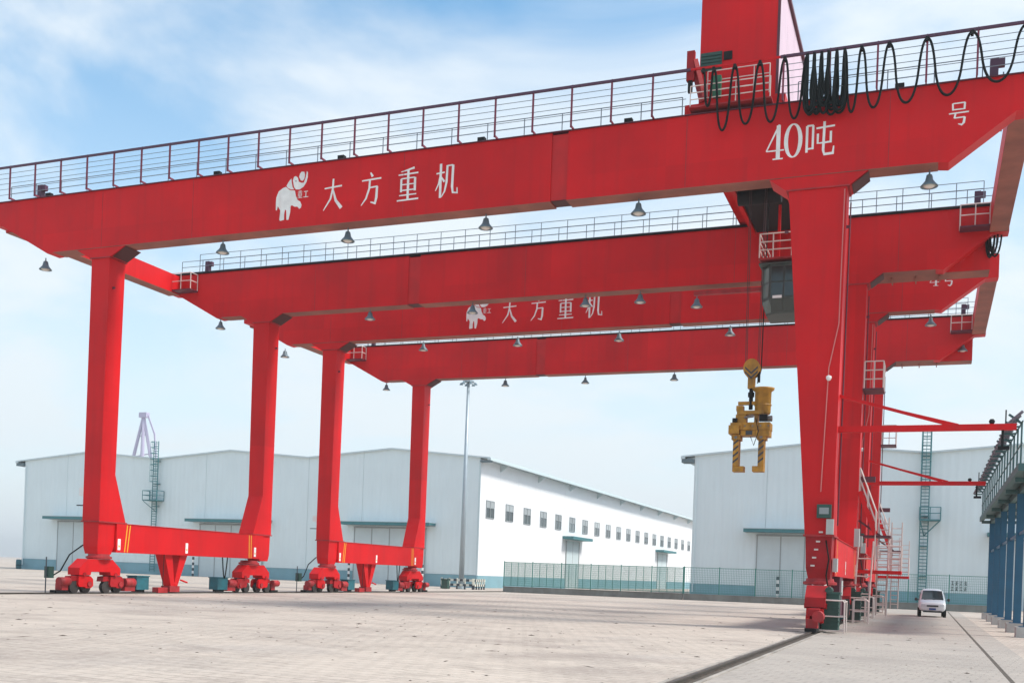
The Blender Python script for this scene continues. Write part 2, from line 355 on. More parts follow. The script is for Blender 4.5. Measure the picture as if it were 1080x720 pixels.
# ------------------------------------------------------------------ painted writing
# each stroke is a list of (x, y, width) in a unit box
GL = {
 'da': [[(.06, .70, .05), (.90, .74, .06)], [(.48, .98, .07), (.46, .66, .08), (.36, .36, .075), (.03, .02, .03)], [(.47, .66, .05), (.62, .30, .10), (.90, .05, .13)]],
 'fang': [[(.44, 1.0, .05), (.55, .87, .10)], [(.03, .77, .05), (.97, .80, .06)], [(.42, .77, .08), (.40, .52, .08), (.25, .22, .07), (.02, .02, .03)],
          [(.40, .54, .05), (.80, .56, .06)], [(.78, .56, .09), (.76, .22, .10), (.70, .05, .11), (.48, .10, .04)]],
 'zhong': [[(.78, .98, .08), (.40, .92, .05), (.16, .89, .03)], [(.04, .80, .045), (.96, .82, .055)], [(.18, .68, .08), (.18, .28, .08)], [(.18, .68, .045), (.82, .69, .045)], [(.82, .69, .09), (.82, .29, .09)],
           [(.22, .50, .04), (.80, .505, .04)], [(.20, .33, .045), (.82, .335, .045)], [(.50, .93, .09), (.50, .05, .09)], [(.10, .18, .045), (.90, .19, .045)], [(.0, .03, .05), (1.0, .045, .06)]],
 'ji': [[(.02, .72, .05), (.40, .74, .05)], [(.22, 1.0, .09), (.22, .0, .09)], [(.22, .70, .06), (.14, .42, .06), (.0, .22, .03)], [(.26, .60, .05), (.40, .46, .08)],
        [(.52, .94, .08), (.50, .45, .08), (.42, .18, .06), (.28, .02, .03)], [(.52, .92, .05), (.78, .93, .05)], [(.78, .93, .09), (.76, .30, .09), (.80, .12, .08), (1.0, .10, .08), (.99, .26, .03)]],
 'dun': [[(.04, .92, .08), (.04, .14, .08)], [(.04, .92, .06), (.26, .92, .06)], [(.25, .92, .07), (.25, .22, .07)], [(.04, .24, .055), (.26, .25, .055)],
         [(.36, .82, .06), (1.0, .85, .06)], [(.42, .66, .07), (.42, .38, .07), (.62, .38, .06), (.86, .39, .06)], [(.87, .70, .07), (.87, .36, .07)], [(.64, 1.0, .08), (.62, .16, .08), (.66, .04, .09), (.96, .05, .10), (.98, .26, .04)]],
 'hao': [[(.18, .96, .08), (.20, .66, .08)], [(.18, .95, .06), (.80, .96, .06)], [(.79, .96, .09), (.77, .67, .09)], [(.20, .69, .06), (.78, .69, .06)], [(.0, .53, .06), (1.0, .55, .07)],
         [(.34, .53, .08), (.28, .32, .08)], [(.28, .33, .06), (.80, .34, .06)], [(.80, .34, .10), (.76, .10, .11), (.66, .02, .10), (.48, .07, .04)]],
 'gong': [[(.1, .85, .10), (.9, .85, .10)], [(.5, .85, .12), (.5, .12, .12)], [(.0, .10, .10), (1.0, .10, .10)]],
 '4': [[(.70, 1.0, .07), (.02, .27, .05)], [(.02, .27, .05), (.98, .27, .055)], [(.66, .98, .15), (.66, .03, .15)], [(.38, .03, .05), (.94, .03, .05)]],
}
def zero_strokes():
    pts = []
    for i in range(33):
        a = 2 * math.pi * i / 32
        wd = .05 + .10 * abs(math.cos(a))
        pts.append((.5 + .40 * math.cos(a), .5 + .465 * math.sin(a), wd))
    return [pts]
GL['0'] = zero_strokes()
def glyph(mb, g, x0, x1, z0, z1, y=-0.004, k=0.0007):
    W, H = x1 - x0, z1 - z0
    sw = (W + H) / 2
    for si, st in enumerate(GL[g] if isinstance(g, str) else g):
        yy = y - k * (si + 1)
        P = [Vector((x0 + p[0] * W, z0 + p[1] * H)) for p in st]
        vs = []; fs = []; n = len(P)
        for i in range(n):
            t = (P[min(i + 1, n - 1)] - P[max(i - 1, 0)])
            t = t.normalized() if t.length else Vector((1, 0)); nn_ = Vector((-t.y, t.x)); h = st[i][2] * sw * 0.5
            a = P[i] + nn_ * h; b = P[i] - nn_ * h
            vs += [(a.x, yy, a.y), (b.x, yy, b.y)]
        for i in range(n - 1): fs.append((2 * i, 2 * i + 1, 2 * i + 3, 2 * i + 2))
        mb.add(vs, fs)
    return mb
EB = [[-0.03, 18.96], [0.19, 18.79], [0.46, 18.74], [0.52, 18.5], [0.62, 18.3], [0.76, 18.22], [0.84, 18.06], [0.81, 17.93], [0.72, 17.89], [0.62, 18.0], [0.47, 18.01], [0.33, 18.09], [0.26, 18.06], [0.25, 17.79], [0.17, 17.44], [0.06, 17.45], [0.03, 17.88], [-0.03, 17.93], [-0.07, 17.74], [-0.07, 17.46], [-0.28, 17.43], [-0.32, 17.49], [-0.29, 17.91], [-0.43, 18.12], [-0.47, 17.93], [-0.53, 17.94], [-0.54, 18.25], [-0.53, 18.52], [-0.41, 18.79], [-0.19, 18.92]]
EE = [[-0.0, 19.0], [0.1, 19.16], [0.25, 19.32], [0.27, 19.15], [0.33, 18.91], [0.42, 18.80], [0.23, 18.82], [0.07, 18.91]]
EH = [[0.33, 19.22], [0.39, 19.37], [0.48, 19.4], [0.6, 19.31], [0.65, 19.13], [0.79, 19.06], [0.92, 19.06], [0.99, 19.23], [1.04, 19.44], [1.06, 19.57], [1.12, 19.49], [1.12, 19.29], [1.06, 19.07], [0.91, 18.87], [0.71, 18.77], [0.51, 18.79], [0.41, 18.9]]
EO = [[0.66, 19.34], [0.7, 19.49], [0.79, 19.57], [0.93, 19.54], [0.97, 19.4], [0.94, 19.23], [0.85, 19.14], [0.75, 19.18]]

# ------------------------------------------------------------------ gantry crane
G = 13.6            # front face of the rear girder
ZT, ZB = 19.87, 17.06
XL, XR = -41.75, 6.75
_post_cache = {}
def post_mesh(key, mb, m_):
    if key not in _post_cache: _post_cache[key] = mb.mesh(m_, name='post')
    return _post_cache[key]
def handrail(parent, x0, x1, y, z, n, h=1.12, rails=(0.4, 0.76, 1.12), m_='grey_rail', r=0.02, pr=0.022):
    hr = MB()
    for q in rails: hr.tube([(x0, y, z + q), (x1, y, z + q)], r, 5)
    t = hr.build('handrail', m_, parent)
    pm = post_mesh(('p', h, m_, pr), MB().tube([(0, 0, 0), (0, 0, h)], pr, 5), m_)
    for i in range(n + 1): obj('post', pm, t, (x0 + (x1 - x0) * i / n, y, z))
    return t
def cage_rail(parent, name, pts, h, m_, nr=2, r=0.025):
    mb = MB()
    for k in range(nr): mb.tube([(p[0], p[1], p[2] + h * (k + 1) / nr) for p in pts], r, 5)
    for p in pts: mb.tube([p, (p[0], p[1], p[2] + h)], r, 5)
    return mb.build(name, m_, parent)
def ladder(parent, name, a, b, half, m_, step=0.3, r=0.028, axis='X'):
    a = Vector(a); b = Vector(b); d = Vector((half, 0, 0)) if axis == 'X' else Vector((0, half, 0))
    mb = MB().tube([a - d, b - d], r, 5).tube([a + d, b + d], r, 5)
    t = mb.build(name, m_, parent)
    n = max(2, int((b - a).length / step))
    rm = MB().tube([-d, d], r * 0.75, 5).mesh(m_, name='rung')
    for i in range(1, n): obj('rung', rm, t, a + (b - a) * i / n)
    return t

def girder(root, y0, splice, rear):
    y1 = y0 + 0.82
    left = [(XL, 18.72), (XL, ZT), (splice[0], ZT), (splice[0], ZB), (-37.7, ZB), (-38.1, 17.02), (-41.2, 18.68)]
    right = [(splice[1], ZB), (splice[1], ZT), (XR, ZT), (XR, 18.62), (6.1, 18.60), (3.95, 17.02), (3.6, ZB)]
    g = MB().prism(left, 'Y', y0, y1).prism(right, 'Y', y0, y1).build('girder', 'red', root); recalc(g)
    MB().box(splice[0] - 0.01, splice[1] + 0.01, y0 + 0.05, y1 - 0.05, ZB + 0.05, ZT - 0.07).build('splice_joint', 'red_splice', g)
    MB().box(splice[0] + 0.02, splice[1] - 0.02, y0 + 0.06, y1 - 0.06, ZB + 0.01, ZB + 0.047).build('splice_floor', 'joint', g)
    # welded seam strips and bottom flange lips
    for x in (-34.65, -29.2, -18.0, -5.6, 1.9) if not rear else (-31.0, -17.5, -6.0, 1.9):
        MB().box(x - 0.012, x + 0.012, y0 - 0.006, y0 + 0.02, ZB + 0.03, ZT - 0.03).build('weld_seam', 'red_dirty', g)
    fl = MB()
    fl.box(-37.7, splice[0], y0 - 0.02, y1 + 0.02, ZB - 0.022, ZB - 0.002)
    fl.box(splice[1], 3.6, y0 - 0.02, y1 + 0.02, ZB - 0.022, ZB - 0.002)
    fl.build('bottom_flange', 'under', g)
    # crane rail for the trolley
    MB().box(XL + 0.4, XR - 0.4, y0 + 0.6, y0 + 0.67, ZT + 0.002, ZT + 0.13).build('trolley_rail', 'steel', g)
    if rear:
        MB().box(XL + 0.2, XR - 0.1, y0 - 0.10, y0 + 0.55, ZT + 0.003, ZT + 0.09).build('walkway', 'black', root)
        # deep box behind the tapered right end
        MB().box(0.9, 6.0, y1 + 0.003, y1 + 1.2, ZB + 0.05, 18.9).build('end_box', 'red', root)
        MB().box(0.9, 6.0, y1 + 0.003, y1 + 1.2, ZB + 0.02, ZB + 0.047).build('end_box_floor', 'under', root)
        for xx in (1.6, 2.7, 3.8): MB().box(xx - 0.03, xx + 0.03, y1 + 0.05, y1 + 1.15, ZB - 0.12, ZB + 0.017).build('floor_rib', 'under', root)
    else:
        MB().box(XL + 0.2, XR - 0.1, y0 - 0.08, y0 + 0.55, ZT + 0.003, ZT + 0.035).build('walkway', 'red_dark', root)
    return g

def leg_part(root, side, yb, mirror):
    # yb: near face of the leg, flare towards the other leg
    def Y(v): return (yb + v) if not mirror else (yb + 0.95 - v)
    def sec(z, x0, x1, a, b):
        p, q = sorted((Y(a), Y(b))); return (z, x0, x1, p, q)
    if side == 'L':
        S = [sec(16.56, -35.2, -34.1, 0, 1.1), sec(5.95, -35.2, -34.15, 0, 1.0), sec(3.585, -35.2, -34.15, 0, 1.85)]
        LO = [sec(3.57, -35.16, -34.19, 0.03, 1.15), sec(2.35, -35.12, -34.22, 0.03, 1.15), sec(1.98, -35.06, -34.26, 0.1, 1.0)]
        hx = (-36.15, -35.3, -34.0, -33.15)
    else:
        S = [sec(16.56, -1.62, 0.50, 0, 1.1), sec(5.95, -0.76, 0.44, 0, 1.0), sec(3.585, -0.58, 0.44, 0, 1.85)]
        LO = [sec(3.57, -0.55, 0.41, 0.03, 1.15), sec(2.35, -0.50, 0.38, 0.03, 1.15), sec(1.98, -0.42, 0.38, 0.1, 1.0)]
        hx = (-2.35, -1.72, 0.60, 1.22)
    leg = MB().loft(S).build('leg', 'red', root); recalc(leg)
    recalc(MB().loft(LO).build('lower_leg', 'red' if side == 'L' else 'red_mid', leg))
    zf = 3.577
    p, q = sorted((Y(-0.05), Y(1.9)))
    MB().box(S[2][1] - 0.05, S[2][2] + 0.05, p, q, zf - 0.035, zf + 0.035).build('flange', 'red_dirty', leg)
    y0, y1 = sorted((Y(-0.03), Y(1.12)))
    h = MB().prism([(hx[0], ZB - 0.04), (hx[1], 16.56), (hx[2], 16.56), (hx[3], ZB - 0.04)], 'Y', y0, y1).build('haunch', 'red', leg); recalc(h)
    MB().add([(hx[2] + 0.06, y0 + 0.05, 16.555), (hx[2] + 0.06, y1 - 0.05, 16.555), (hx[3] + 0.02, y1 - 0.05, ZB - 0.06), (hx[3] + 0.02, y0 + 0.05, ZB - 0.06)], [(0, 1, 2, 3)]).build('haunch_shade_plate', 'joint', leg)  # flat dark plate stands in for the shade of an open haunch
    MB().box(S[0][1] - 0.08, S[0][2] + 0.08, y0 - 0.04, y1 + 0.04, 16.515, 16.565).build('flange', 'red_dirty', leg)
    # small lifting lugs
    for x in (S[0][1] - 0.06, S[0][2] + 0.06):
        yy = Y(0.3); MB().box(x - 0.07, x + 0.07, yy - 0.03, yy + 0.03, 15.05, 15.15).build('lug', 'red_dark', leg)
    return leg

def wheel_mesh():
    mb = MB(); n = 18
    def ring(r, x): return [(x, r * math.cos(2 * math.pi * i / n), r * math.sin(2 * math.pi * i / n)) for i in range(n)]
    prof = [(0.02, -0.10), (0.30, -0.10), (0.30, -0.06), (0.26, -0.055), (0.26, 0.055), (0.30, 0.06), (0.30, 0.10), (0.02, 0.10)]
    vs = []; fs = []
    for r, x in prof: vs += ring(r, x)
    for k in range(len(prof) - 1):
        for i in range(n): j = (i + 1) % n; fs.append((k * n + i, k * n + j, k * n + n + j, k * n + n + i))
    return mb.add(vs, fs).mesh('wheel_dark', name='wheel')
WHEEL = wheel_mesh()
AXLE = MB().tube([(-0.04, 0, 0), (0.04, 0, 0)], 0.13, 12).mesh('red_dirty', name='axle_cap')
def bogie(root, x, y, inner):
    """wheel set below one leg; inner = +1 if the other leg lies towards +Y"""
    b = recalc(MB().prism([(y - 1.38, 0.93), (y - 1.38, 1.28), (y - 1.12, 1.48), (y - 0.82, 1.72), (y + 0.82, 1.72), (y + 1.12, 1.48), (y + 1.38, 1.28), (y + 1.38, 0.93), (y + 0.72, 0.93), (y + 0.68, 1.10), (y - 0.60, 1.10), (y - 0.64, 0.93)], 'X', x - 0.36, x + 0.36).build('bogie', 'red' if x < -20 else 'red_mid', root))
    MB().lathe([(0.52, 1.725), (0.62, 1.76), (0.62, 1.85), (0.52, 1.88), (0.50, 1.985)], (x, y + 0.25 * inner, 0), 20).build('swivel_collar', 'red_dirty', b)
    for s in (-1, 1):
        yc = y + s * 1.06
        # side plates cover the inner wheel of each pair and leave the outer one bare
        P = [(-0.22, 0.36), (-0.30, 0.50), (-0.26, 0.88), (0.50, 0.88), (0.66, 0.74), (0.68, 0.42), (0.52, 0.30), (0.22, 0.30), (0.12, 0.36)]
        P = [(yc + inner * p[0], p[1]) for p in P]
        for e in (-1, 1):
            xa_, xb_ = sorted((x + e * 0.15, x + e * 0.30))
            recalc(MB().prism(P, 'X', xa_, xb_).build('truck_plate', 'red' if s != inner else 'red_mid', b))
            obj('axle_cap', AXLE, b, (x + e * 0.33, yc + inner * 0.40, 0.50))
        recalc(MB().prism([(yc - inner * 0.70, 0.62), (yc - inner * 0.66, 0.86), (yc - inner * 0.28, 0.90), (yc - inner * 0.28, 0.66)], 'X', x - 0.2, x + 0.2).build('wheel_cover', 'red_mid', b))
        MB().box(x - 0.13, x + 0.13, yc - 0.28, yc + 0.6, 0.62, 0.92).build('truck_core', 'red_dark', b)
        for q in (-1, 1): obj('wheel', WHEEL, b, (x + (0.08 if q == -inner else 0.0), yc + q * 0.42, 0.345))
        MB().tube([(x - 0.40, yc, 0.97), (x + 0.40, yc, 0.97)], 0.10, 12).build('pivot_pin', 'red_mid', b)
    ys_ = y - inner * 1.88
    MB().box(x - 0.20, x + 0.20, min(ys_, ys_ - inner * 0.75), max(ys_, ys_ - inner * 0.75), 0.07, 0.197).box(x - 0.05, x + 0.05, min(ys_, ys_ - inner * 0.75), max(ys_, ys_ - inner * 0.75), 0.022, 0.067).build('rail_sweeper', 'black', b)
    # travel gear: gearbox, motor, rail brush and the teal rail clamp on the inner side
    yo = y - inner * 1.9
    recalc(MB().tube([(x + 0.22, yo, 0.62), (x + 0.22, yo - inner * 0.62, 0.62)], 0.20, 14).build('motor', 'red_dirty', b, True))
    MB().box(x - 0.2, x + 0.2, min(yo, yo - inner * 0.4), max(yo, yo - inner * 0.4), 0.2, 0.52).build('gearbox', 'red_dirty', b)
    yi = y + inner * 1.86
    recalc(MB().tube([(x + 0.16, yi, 0.58), (x + 0.16, yi + inner * 0.7, 0.58)], 0.235, 14).build('motor', 'red_dirty', b, True))
    MB().box(x - 0.26, x + 0.26, min(yi, yi + inner * 0.75), max(yi, yi + inner * 0.75), 0.15, 0.50).build('gearbox', 'red_dirty', b)
    ya, yb_ = sorted((yi + inner * 0.80, yi + inner * 1.72))
    c = MB().box(x - 0.32, x + 0.30, ya, yb_, 0.22, 0.90).build('rail_clamp', 'teal_box', b)
    MB().box(x - 0.36, x + 0.34, ya - 0.04, yb_ + 0.04, 0.904, 0.95).build('clamp_lid', 'teal_box', c)
    MB().box(x - 0.12, x + 0.12, ya + 0.1, yb_ - 0.1, 0.10, 0.22).build('clamp_shoe', 'black', c)
    return b

def make_crane():
    root = thing('gantry_crane', 'nearest red gantry crane marked 40 in white on its front girder', 'gantry crane', (0, 0, 0), 'red gantry cranes on rails')
    g1 = girder(root, 0.0, (-11.2, -10.5), False)
    g2 = girder(root, G, (-24.75, -24.0), True)
    # painted front: emblem and characters
    em = MB()
    for i, poly in enumerate((EB, EE, EH, EO)):
        n = len(poly); f = tuple(range(n))
        em.add([(p[0] - 24.0, -0.005 - 0.0008 * i, p[1]) for p in poly], [f])
    em.build('emblem', 'letter', g1)
    MB().add([(-23.50 + 0.025 * math.cos(a * 0.7854), -0.011, 19.17 + 0.035 * math.sin(a * 0.7854)) for a in range(8)], [tuple(range(8))]).build('emblem_eye', 'ink', g1)
    for ch, x0, x1, z0, z1 in (('zhong', -23.40, -23.13, 18.37, 18.72), ('gong', -23.08, -22.82, 18.37, 18.70), ('da', -22.04, -20.98, 17.66, 19.10), ('fang', -20.10, -19.08, 17.70, 19.15), ('zhong', -18.30, -17.26, 17.72, 19.17), ('ji', -16.45, -15.42, 17.70, 19.16),
                               ('4', -2.52, -1.84, 17.76, 19.10), ('0', -1.85, -1.19, 17.77, 19.10), ('dun', -1.06, -0.02, 17.74, 19.02), ('hao', 3.90, 4.56, 18.30, 19.14)):
        glyph(MB(), ch, x0, x1, z0, z1).build('painted_character', 'letter', g1)
    # end beams tying the two girders
    for x0, x1 in ((-41.85, -41.0), (5.9, 6.72)):
        MB().box(x0, x1, 0.823, G - 0.003, 18.66, 19.80).build('end_beam', 'red', root)
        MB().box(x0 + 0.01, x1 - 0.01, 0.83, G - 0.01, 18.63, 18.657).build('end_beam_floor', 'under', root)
    # legs, tie beams, props, bogies
    for side in 'LR':
        leg_part(root, side, 0.0, False); leg_part(root, side, G, True)
        xa, xb = (-35.10, -34.08) if side == 'L' else (-0.50, 0.46)
        xm = (xa + xb) / 2
        tb = MB().box(xa, xb, 1.16, G + 0.04, 2.10, 3.53).build('tie_beam', 'red', root)
        MB().box(xa - 0.04, xb + 0.04, 1.9, G - 0.7, 3.533, 3.56).build('flange', 'red', tb)
        xf = xb + 0.003
        for yy, sl in ((1.72, 0.16), (1.92, 0.16), (12.25, -0.05), (12.45, -0.05)):
            MB().add([(xf, yy, 2.13), (xf, yy + 0.07, 2.13), (xf, yy + 0.07 + sl, 3.50), (xf, yy + sl, 3.50)], [(0, 1, 2, 3)]).build('hazard_stripe', 'yellow_line', tb)
        for yy in (1.25, 6.45, 12.75):
            MB().box(xb + 0.002, xb + 0.012, yy, yy + 0.20, 2.22, 2.78).build('notice_plate', 'white', tb)
            MB().box(xb + 0.013, xb + 0.015, yy + 0.05, yy + 0.15, 2.36, 2.46).build('notice_mark', 'yellow_line', tb)
        pr = MB()
        for s in (-1, 1):
            pr.hexa([(xm - 0.25, 5.95 + s * 0.12 - 0.15, 0.42), (xm + 0.25, 5.95 + s * 0.12 - 0.15, 0.42), (xm + 0.25, 5.95 + s * 0.12 + 0.15, 0.42), (xm - 0.25, 5.95 + s * 0.12 + 0.15, 0.42)],
                    [(xm - 0.32, 5.95 + s * 0.62 - 0.30, 2.10), (xm + 0.32, 5.95 + s * 0.62 - 0.30, 2.10), (xm + 0.32, 5.95 + s * 0.62 + 0.30, 2.10), (xm - 0.32, 5.95 + s * 0.62 + 0.30, 2.10)])
        pp = pr.build('anchor_prop', 'red', root)
        MB().box(xm - 0.3, xm + 0.3, 5.55, 6.35, 0.10, 0.42).build('prop_foot', 'red_dirty', pp)
        MB().box(xm - 0.2, xm + 0.2, 4.75, 5.50, 0.05, 0.34).build('anchor_pin_box', 'red_dirty', pp)
        recalc(MB().tube([(xm + 0.3, 6.4, 0.75), (xm + 0.3, 6.95, 0.62)], 0.05, 6).build('pin_handle', 'red', pp))
        MB().tube([(xm + 0.3, 4.95, 0.34), (xm + 0.3, 5.0, 2.1)], 0.02, 5).build('pin_chain', 'black', pp)
        bogie(root, xm, 0.30, 1); bogie(root, xm, 13.25, -1)
        # hanging cable loop beside the rear leg
        if side == 'L':
            MB().tube([(xb + 0.1, 9.6 + 0.5 * t - 0.03 * t, 2.1 - 1.2 * math.sin(math.pi * t)) for t in [i / 10 for i in range(11)]], 0.035, 6).build('cable', 'rubber', root, True)
            MB().tube([(xa - 0.1, 0.1, 2.4), (xa - 0.25, -0.6, 1.9), (xa - 0.2, -1.2, 1.1), (xa - 0.1, -1.9, 0.8)], 0.035, 6).build('cable', 'rubber', root, True)
            fl = MB().box(-35.62, -35.22, 0.15, 0.6, 4.85, 5.25).build('floodlight', 'white', root)
            MB().box(-35.9, -35.22, 0.3, 0.36, 4.35, 4.40).build('bracket', 'black', fl)
            MB().box(-35.3, -35.0, -2.2, -1.9, 0.75, 1.30).build('control_box', 'green_box', root)
            MB().tube([(-35.15, -2.24, 0.0), (-35.15, -2.24, 1.75)], 0.03, 6).build('marker_rod', 'ink', root)
    # front girder: festoon rail on tall posts, inner handrail
    fr = MB().box(XL + 0.1, -5.45, -0.39, -0.31, 21.45, 21.55).box(-2.05, XR, -0.39, -0.31, 21.45, 21.55).build('festoon_rail', 'purple', root)
    MB().box(-5.447, -2.053, -0.375, -0.325, 21.46, 21.54).build('rail_bridge', 'red', fr)
    pm = MB().box(-0.035, 0.035, -0.03, 0.03, 0, 1.58).bar((0, 0.0, 0.06), (0, 0.36, 0.06), 0.05, 0.08).bar((0, -0.0, 1.50), (0, 0.04, 1.72), 0.04, 0.06).mesh('post_red', name='post')
    for i in range(29):
        x = -40.4 + 1.673 * i
        if -5.5 < x < -2.0: continue
        obj('post', pm, fr, (x, -0.35, 19.86))
    wr = MB()
    for z in (20.12, 20.40, 20.68, 20.95, 21.2): wr.tube([(XL + 0.2, -0.32, z), (-5.6, -0.32, z)], 0.014, 4).tube([(-2.0, -0.32, z), (XR, -0.32, z)], 0.014, 4)
    wr.build('guard_wire', 'grey_rail', fr)
    handrail(root, -41.5, -6.0, 0.78, ZT, 21); handrail(root, -1.5, 6.6, 0.78, ZT, 5)
    handrail(root, -39.5, -6.0, G + 0.0, ZT + 0.1, 22); handrail(root, -1.6, 5.6, G + 0.0, ZT + 0.1, 6)
    handrail(root, -41.5, 6.5, G + 0.78, ZT, 30)
    # stops and junction boxes on the girders
    for y in (0.4, G + 0.3):
        for x in (-39.2, 5.35):
            MB().box(x - 0.14, x + 0.14, y, y + 0.25, ZT + 0.1, 20.75).box(x - 0.14, x + 0.35, y + 0.02, y + 0.23, 20.45, 20.72).build('buffer_stop', 'purple', root)
    for x in (-38.2, -27.9, -21.2, -14.4, -8.0, 2.2):
        MB().box(x - 0.16, x + 0.16, -0.02, 0.2, ZT + 0.04, ZT + 0.22).build('junction_box', 'black', g1)
    # work baskets on the rear girder ends
    for x0, x1 in ((-41.1, -39.6), (4.6, 5.9)):
        MB().box(x0, x1, G - 0.75, G - 0.003, 18.72, 18.80).build('basket_floor', 'red_dark', root)
        cage_rail(root, 'basket_rail', [(x0, G - 0.05, 18.8), (x0, G - 0.72, 18.8), ((x0 + x1) / 2, G - 0.72, 18.8), (x1, G - 0.72, 18.8), (x1, G - 0.05, 18.8)], 1.0, 'white_rail', 2, 0.03)
    # ladder down the right end
    ladder(root, 'end_ladder', (5.7, 1.5, 18.6), (5.7, 1.5, 20.6), 0.2, 'grey_rail', axis='Y')
    # current collector arm with stays
    ya = 0.62
    arm = MB().box(0.40, 6.50, ya - 0.11, ya + 0.11, 7.48, 7.70).build('collector_arm', 'red', root)
    MB().bar((0.45, ya - 0.05, 8.85), (4.3, ya - 0.05, 7.70), 0.09, 0.11).build('stay', 'red', arm)
    MB().bar((0.45, ya + 0.3, 8.85), (4.6, ya + 0.1, 7.70), 0.07, 0.09).build('stay', 'red', arm)
    MB().box(6.02, 6.10, ya - 0.05, ya + 0.05, 6.9, 7.478).box(5.92, 6.3, ya - 0.08, ya + 0.08, 6.78, 6.9).build('collector_shoe', 'black', arm)
    MB().lathe([(0.06, 7.701), (0.10, 7.77), (0.10, 7.82), (0.06, 7.88)], (5.7, ya, 0), 12).build('insulator', 'black', arm)
    MB().tube([(6.15, ya, 7.70), (6.15, ya, 8.2)], 0.025, 5).build('pin', 'black', arm)
    MB().box(0.42, 1.2, G + 0.3, G + 0.6, 6.9, 7.16).build('junction_arm', 'red_dark', root)
    # conduits and cabinets on the front right leg
    MB().tube([(0.42, -0.06, 16.4), (0.38, -0.06, 11.4), (0.08, -0.06, 9.8), (-0.05, -0.06, 5.2)], 0.022, 6).build('conduit', 'pink', root)
    MB().tube([(0.56, G + 0.9, 16.2), (0.56, G + 0.9, 4.2)], 0.03, 6).build('conduit', 'red_dark', root)
    MB().tube([(0.58, 0.9, 16.2), (0.52, 0.9, 4.0)], 0.03, 6).build('conduit', 'red_dark', root)
    c1 = MB().box(-0.15, 0.36, -0.24, -0.003, 4.22, 4.72).build('lamp_box', 'green_box', root)
    MB().box(-0.06, 0.28, -0.255, -0.242, 4.36, 4.60).build('lamp_window', 'pane_light', c1)
    MB().box(0.20, 0.46, -0.20, -0.003, 3.62, 4.18).build('switch_box', 'cabinet_grey', root)
    MB().lathe([(0.02, 0.0), (0.10, -0.04), (0.10, -0.12), (0.05, -0.2)], (0.1, -0.16, 9.5), 10).build('camera_dome', 'white', root)
    for i, (x, z) in enumerate(((0.03, 3.7), (-0.06, 3.35), (-0.12, 3.05), (-0.18, 2.75), (-0.23, 2.45))):
        MB().box(x - 0.09, x + 0.05, -0.12, -0.003, z - 0.03, z + 0.03).build('step_iron', 'white_rail', root)
    # guards, cabinet and cable drum around the right hand bogies
    for y in (-0.75, 12.6):
        cb = MB().box(0.22, 0.78, y + 0.05, y + 0.75, 0.12, 1.42).box(0.18, 0.82, y, y + 0.8, 1.422, 1.5).build('drive_cabinet', 'green_box', root)
        for q in range(7): MB().box(0.20, 0.80, y + 0.02, y + 0.78, 0.26 + 0.16 * q, 0.31 + 0.16 * q).build('cooling_fin', 'green_box', cb)
        MB().tube([(0.42, y - 0.05, 1.56), (0.42, y + 0.7, 1.56)], 0.12, 12).build('fan_motor', 'green_box', cb, True)
        gd = MB()
        for yy in (y - 0.1, y + 0.95):
            gd.tube([(1.0, yy, 0.02), (1.0, yy, 1.12), (0.94, yy, 1.2), (0.15, yy, 1.2)], 0.032, 6).tube([(0.15, yy, 0.62), (1.0, yy, 0.62)], 0.028, 6).tube([(0.15, yy, 0.10), (1.0, yy, 0.10)], 0.028, 6)
        gd.tube([(1.0, y - 0.1, 1.16), (1.0, y + 0.95, 1.16)], 0.03, 6)
        gd.build('guard_rail', 'white_rail', root)
    MB().box(0.47, 0.78, 12.1, 12.5, 3.65, 4.15).build('electric_cabinet', 'cabinet_grey', root)
    nb = MB().box(0.475, 0.50, 4.2, 5.0, 1.35, 1.95).build('notice_board', 'cabinet_grey', root)
    MB().box(0.10, 0.47, 3.6, 5.2, 0.5, 2.09).build('relay_cabinet', 'red_dark', root)
    for y in (3.0, 8.6):
        rb = MB().box(-0.30, 0.30, y, y + 1.0, 0.35, 1.05).build('cable_drum_box', 'red_dark', root)
        MB().tube([(0.31, y + 0.5, 0.75), (0.50, y + 0.5, 0.75)], 0.42, 16).build('cable_drum', 'black', root)
        MB().box(-0.12, 0.12, y + 0.2, y + 0.8, 1.053, 2.097).build('drum_bracket', 'red_mid', root)
    gd = MB()
    for yy in (10.9, 11.7): gd.tube([(0.55, yy, 0.02), (0.55, yy, 1.05), (0.62, yy, 1.12), (1.15, yy, 1.12), (1.22, yy, 1.05), (1.22, yy, 0.02)], 0.035, 6).tube([(0.55, yy, 0.58), (1.22, yy, 0.58)], 0.028, 6)
    gd.build('guard_rail', 'white_rail', root)
    MB().box(0.44, 0.60, 0.25, 0.75, 2.25, 2.75).build('switch_box', 'cabinet_grey', root)
    MB().box(0.47, 0.70, 11.2, 11.7, 3.60, 4.45).build('electric_cabinet', 'cabinet_grey', root)
    MB().tube([(0.2, -0.03, 3.4), (0.33, -0.10, 2.7), (0.25, -0.06, 2.1), (0.35, -0.2, 1.6)], 0.03, 6).build('cable', 'rubber', root, True)
    MB().tube([(-0.25, -0.02, 1.72), (0.05, -0.10, 1.62), (0.30, -0.05, 1.75)], 0.04, 6).build('cable', 'white_rail', root, True)
    # access: ladder, landings, stair on the rear right leg
    ladder(root, 'access_ladder', (0.80, 12.6, 0.55), (0.92, 13.05, 3.95), 0.34, 'white_rail', 0.75, 0.045)
    MB().box(0.48, 1.45, G - 0.2, G + 1.2, 11.34, 11.42).build('landing', 'red_dark', root)
    cage_rail(root, 'landing_rail', [(0.55, G - 0.2, 11.42), (1.0, G - 0.2, 11.42), (1.42, G - 0.2, 11.42), (1.42, G + 0.5, 11.42), (1.42, G + 1.2, 11.42)], 1.3, 'white_rail', 3, 0.03)
    sr = MB()
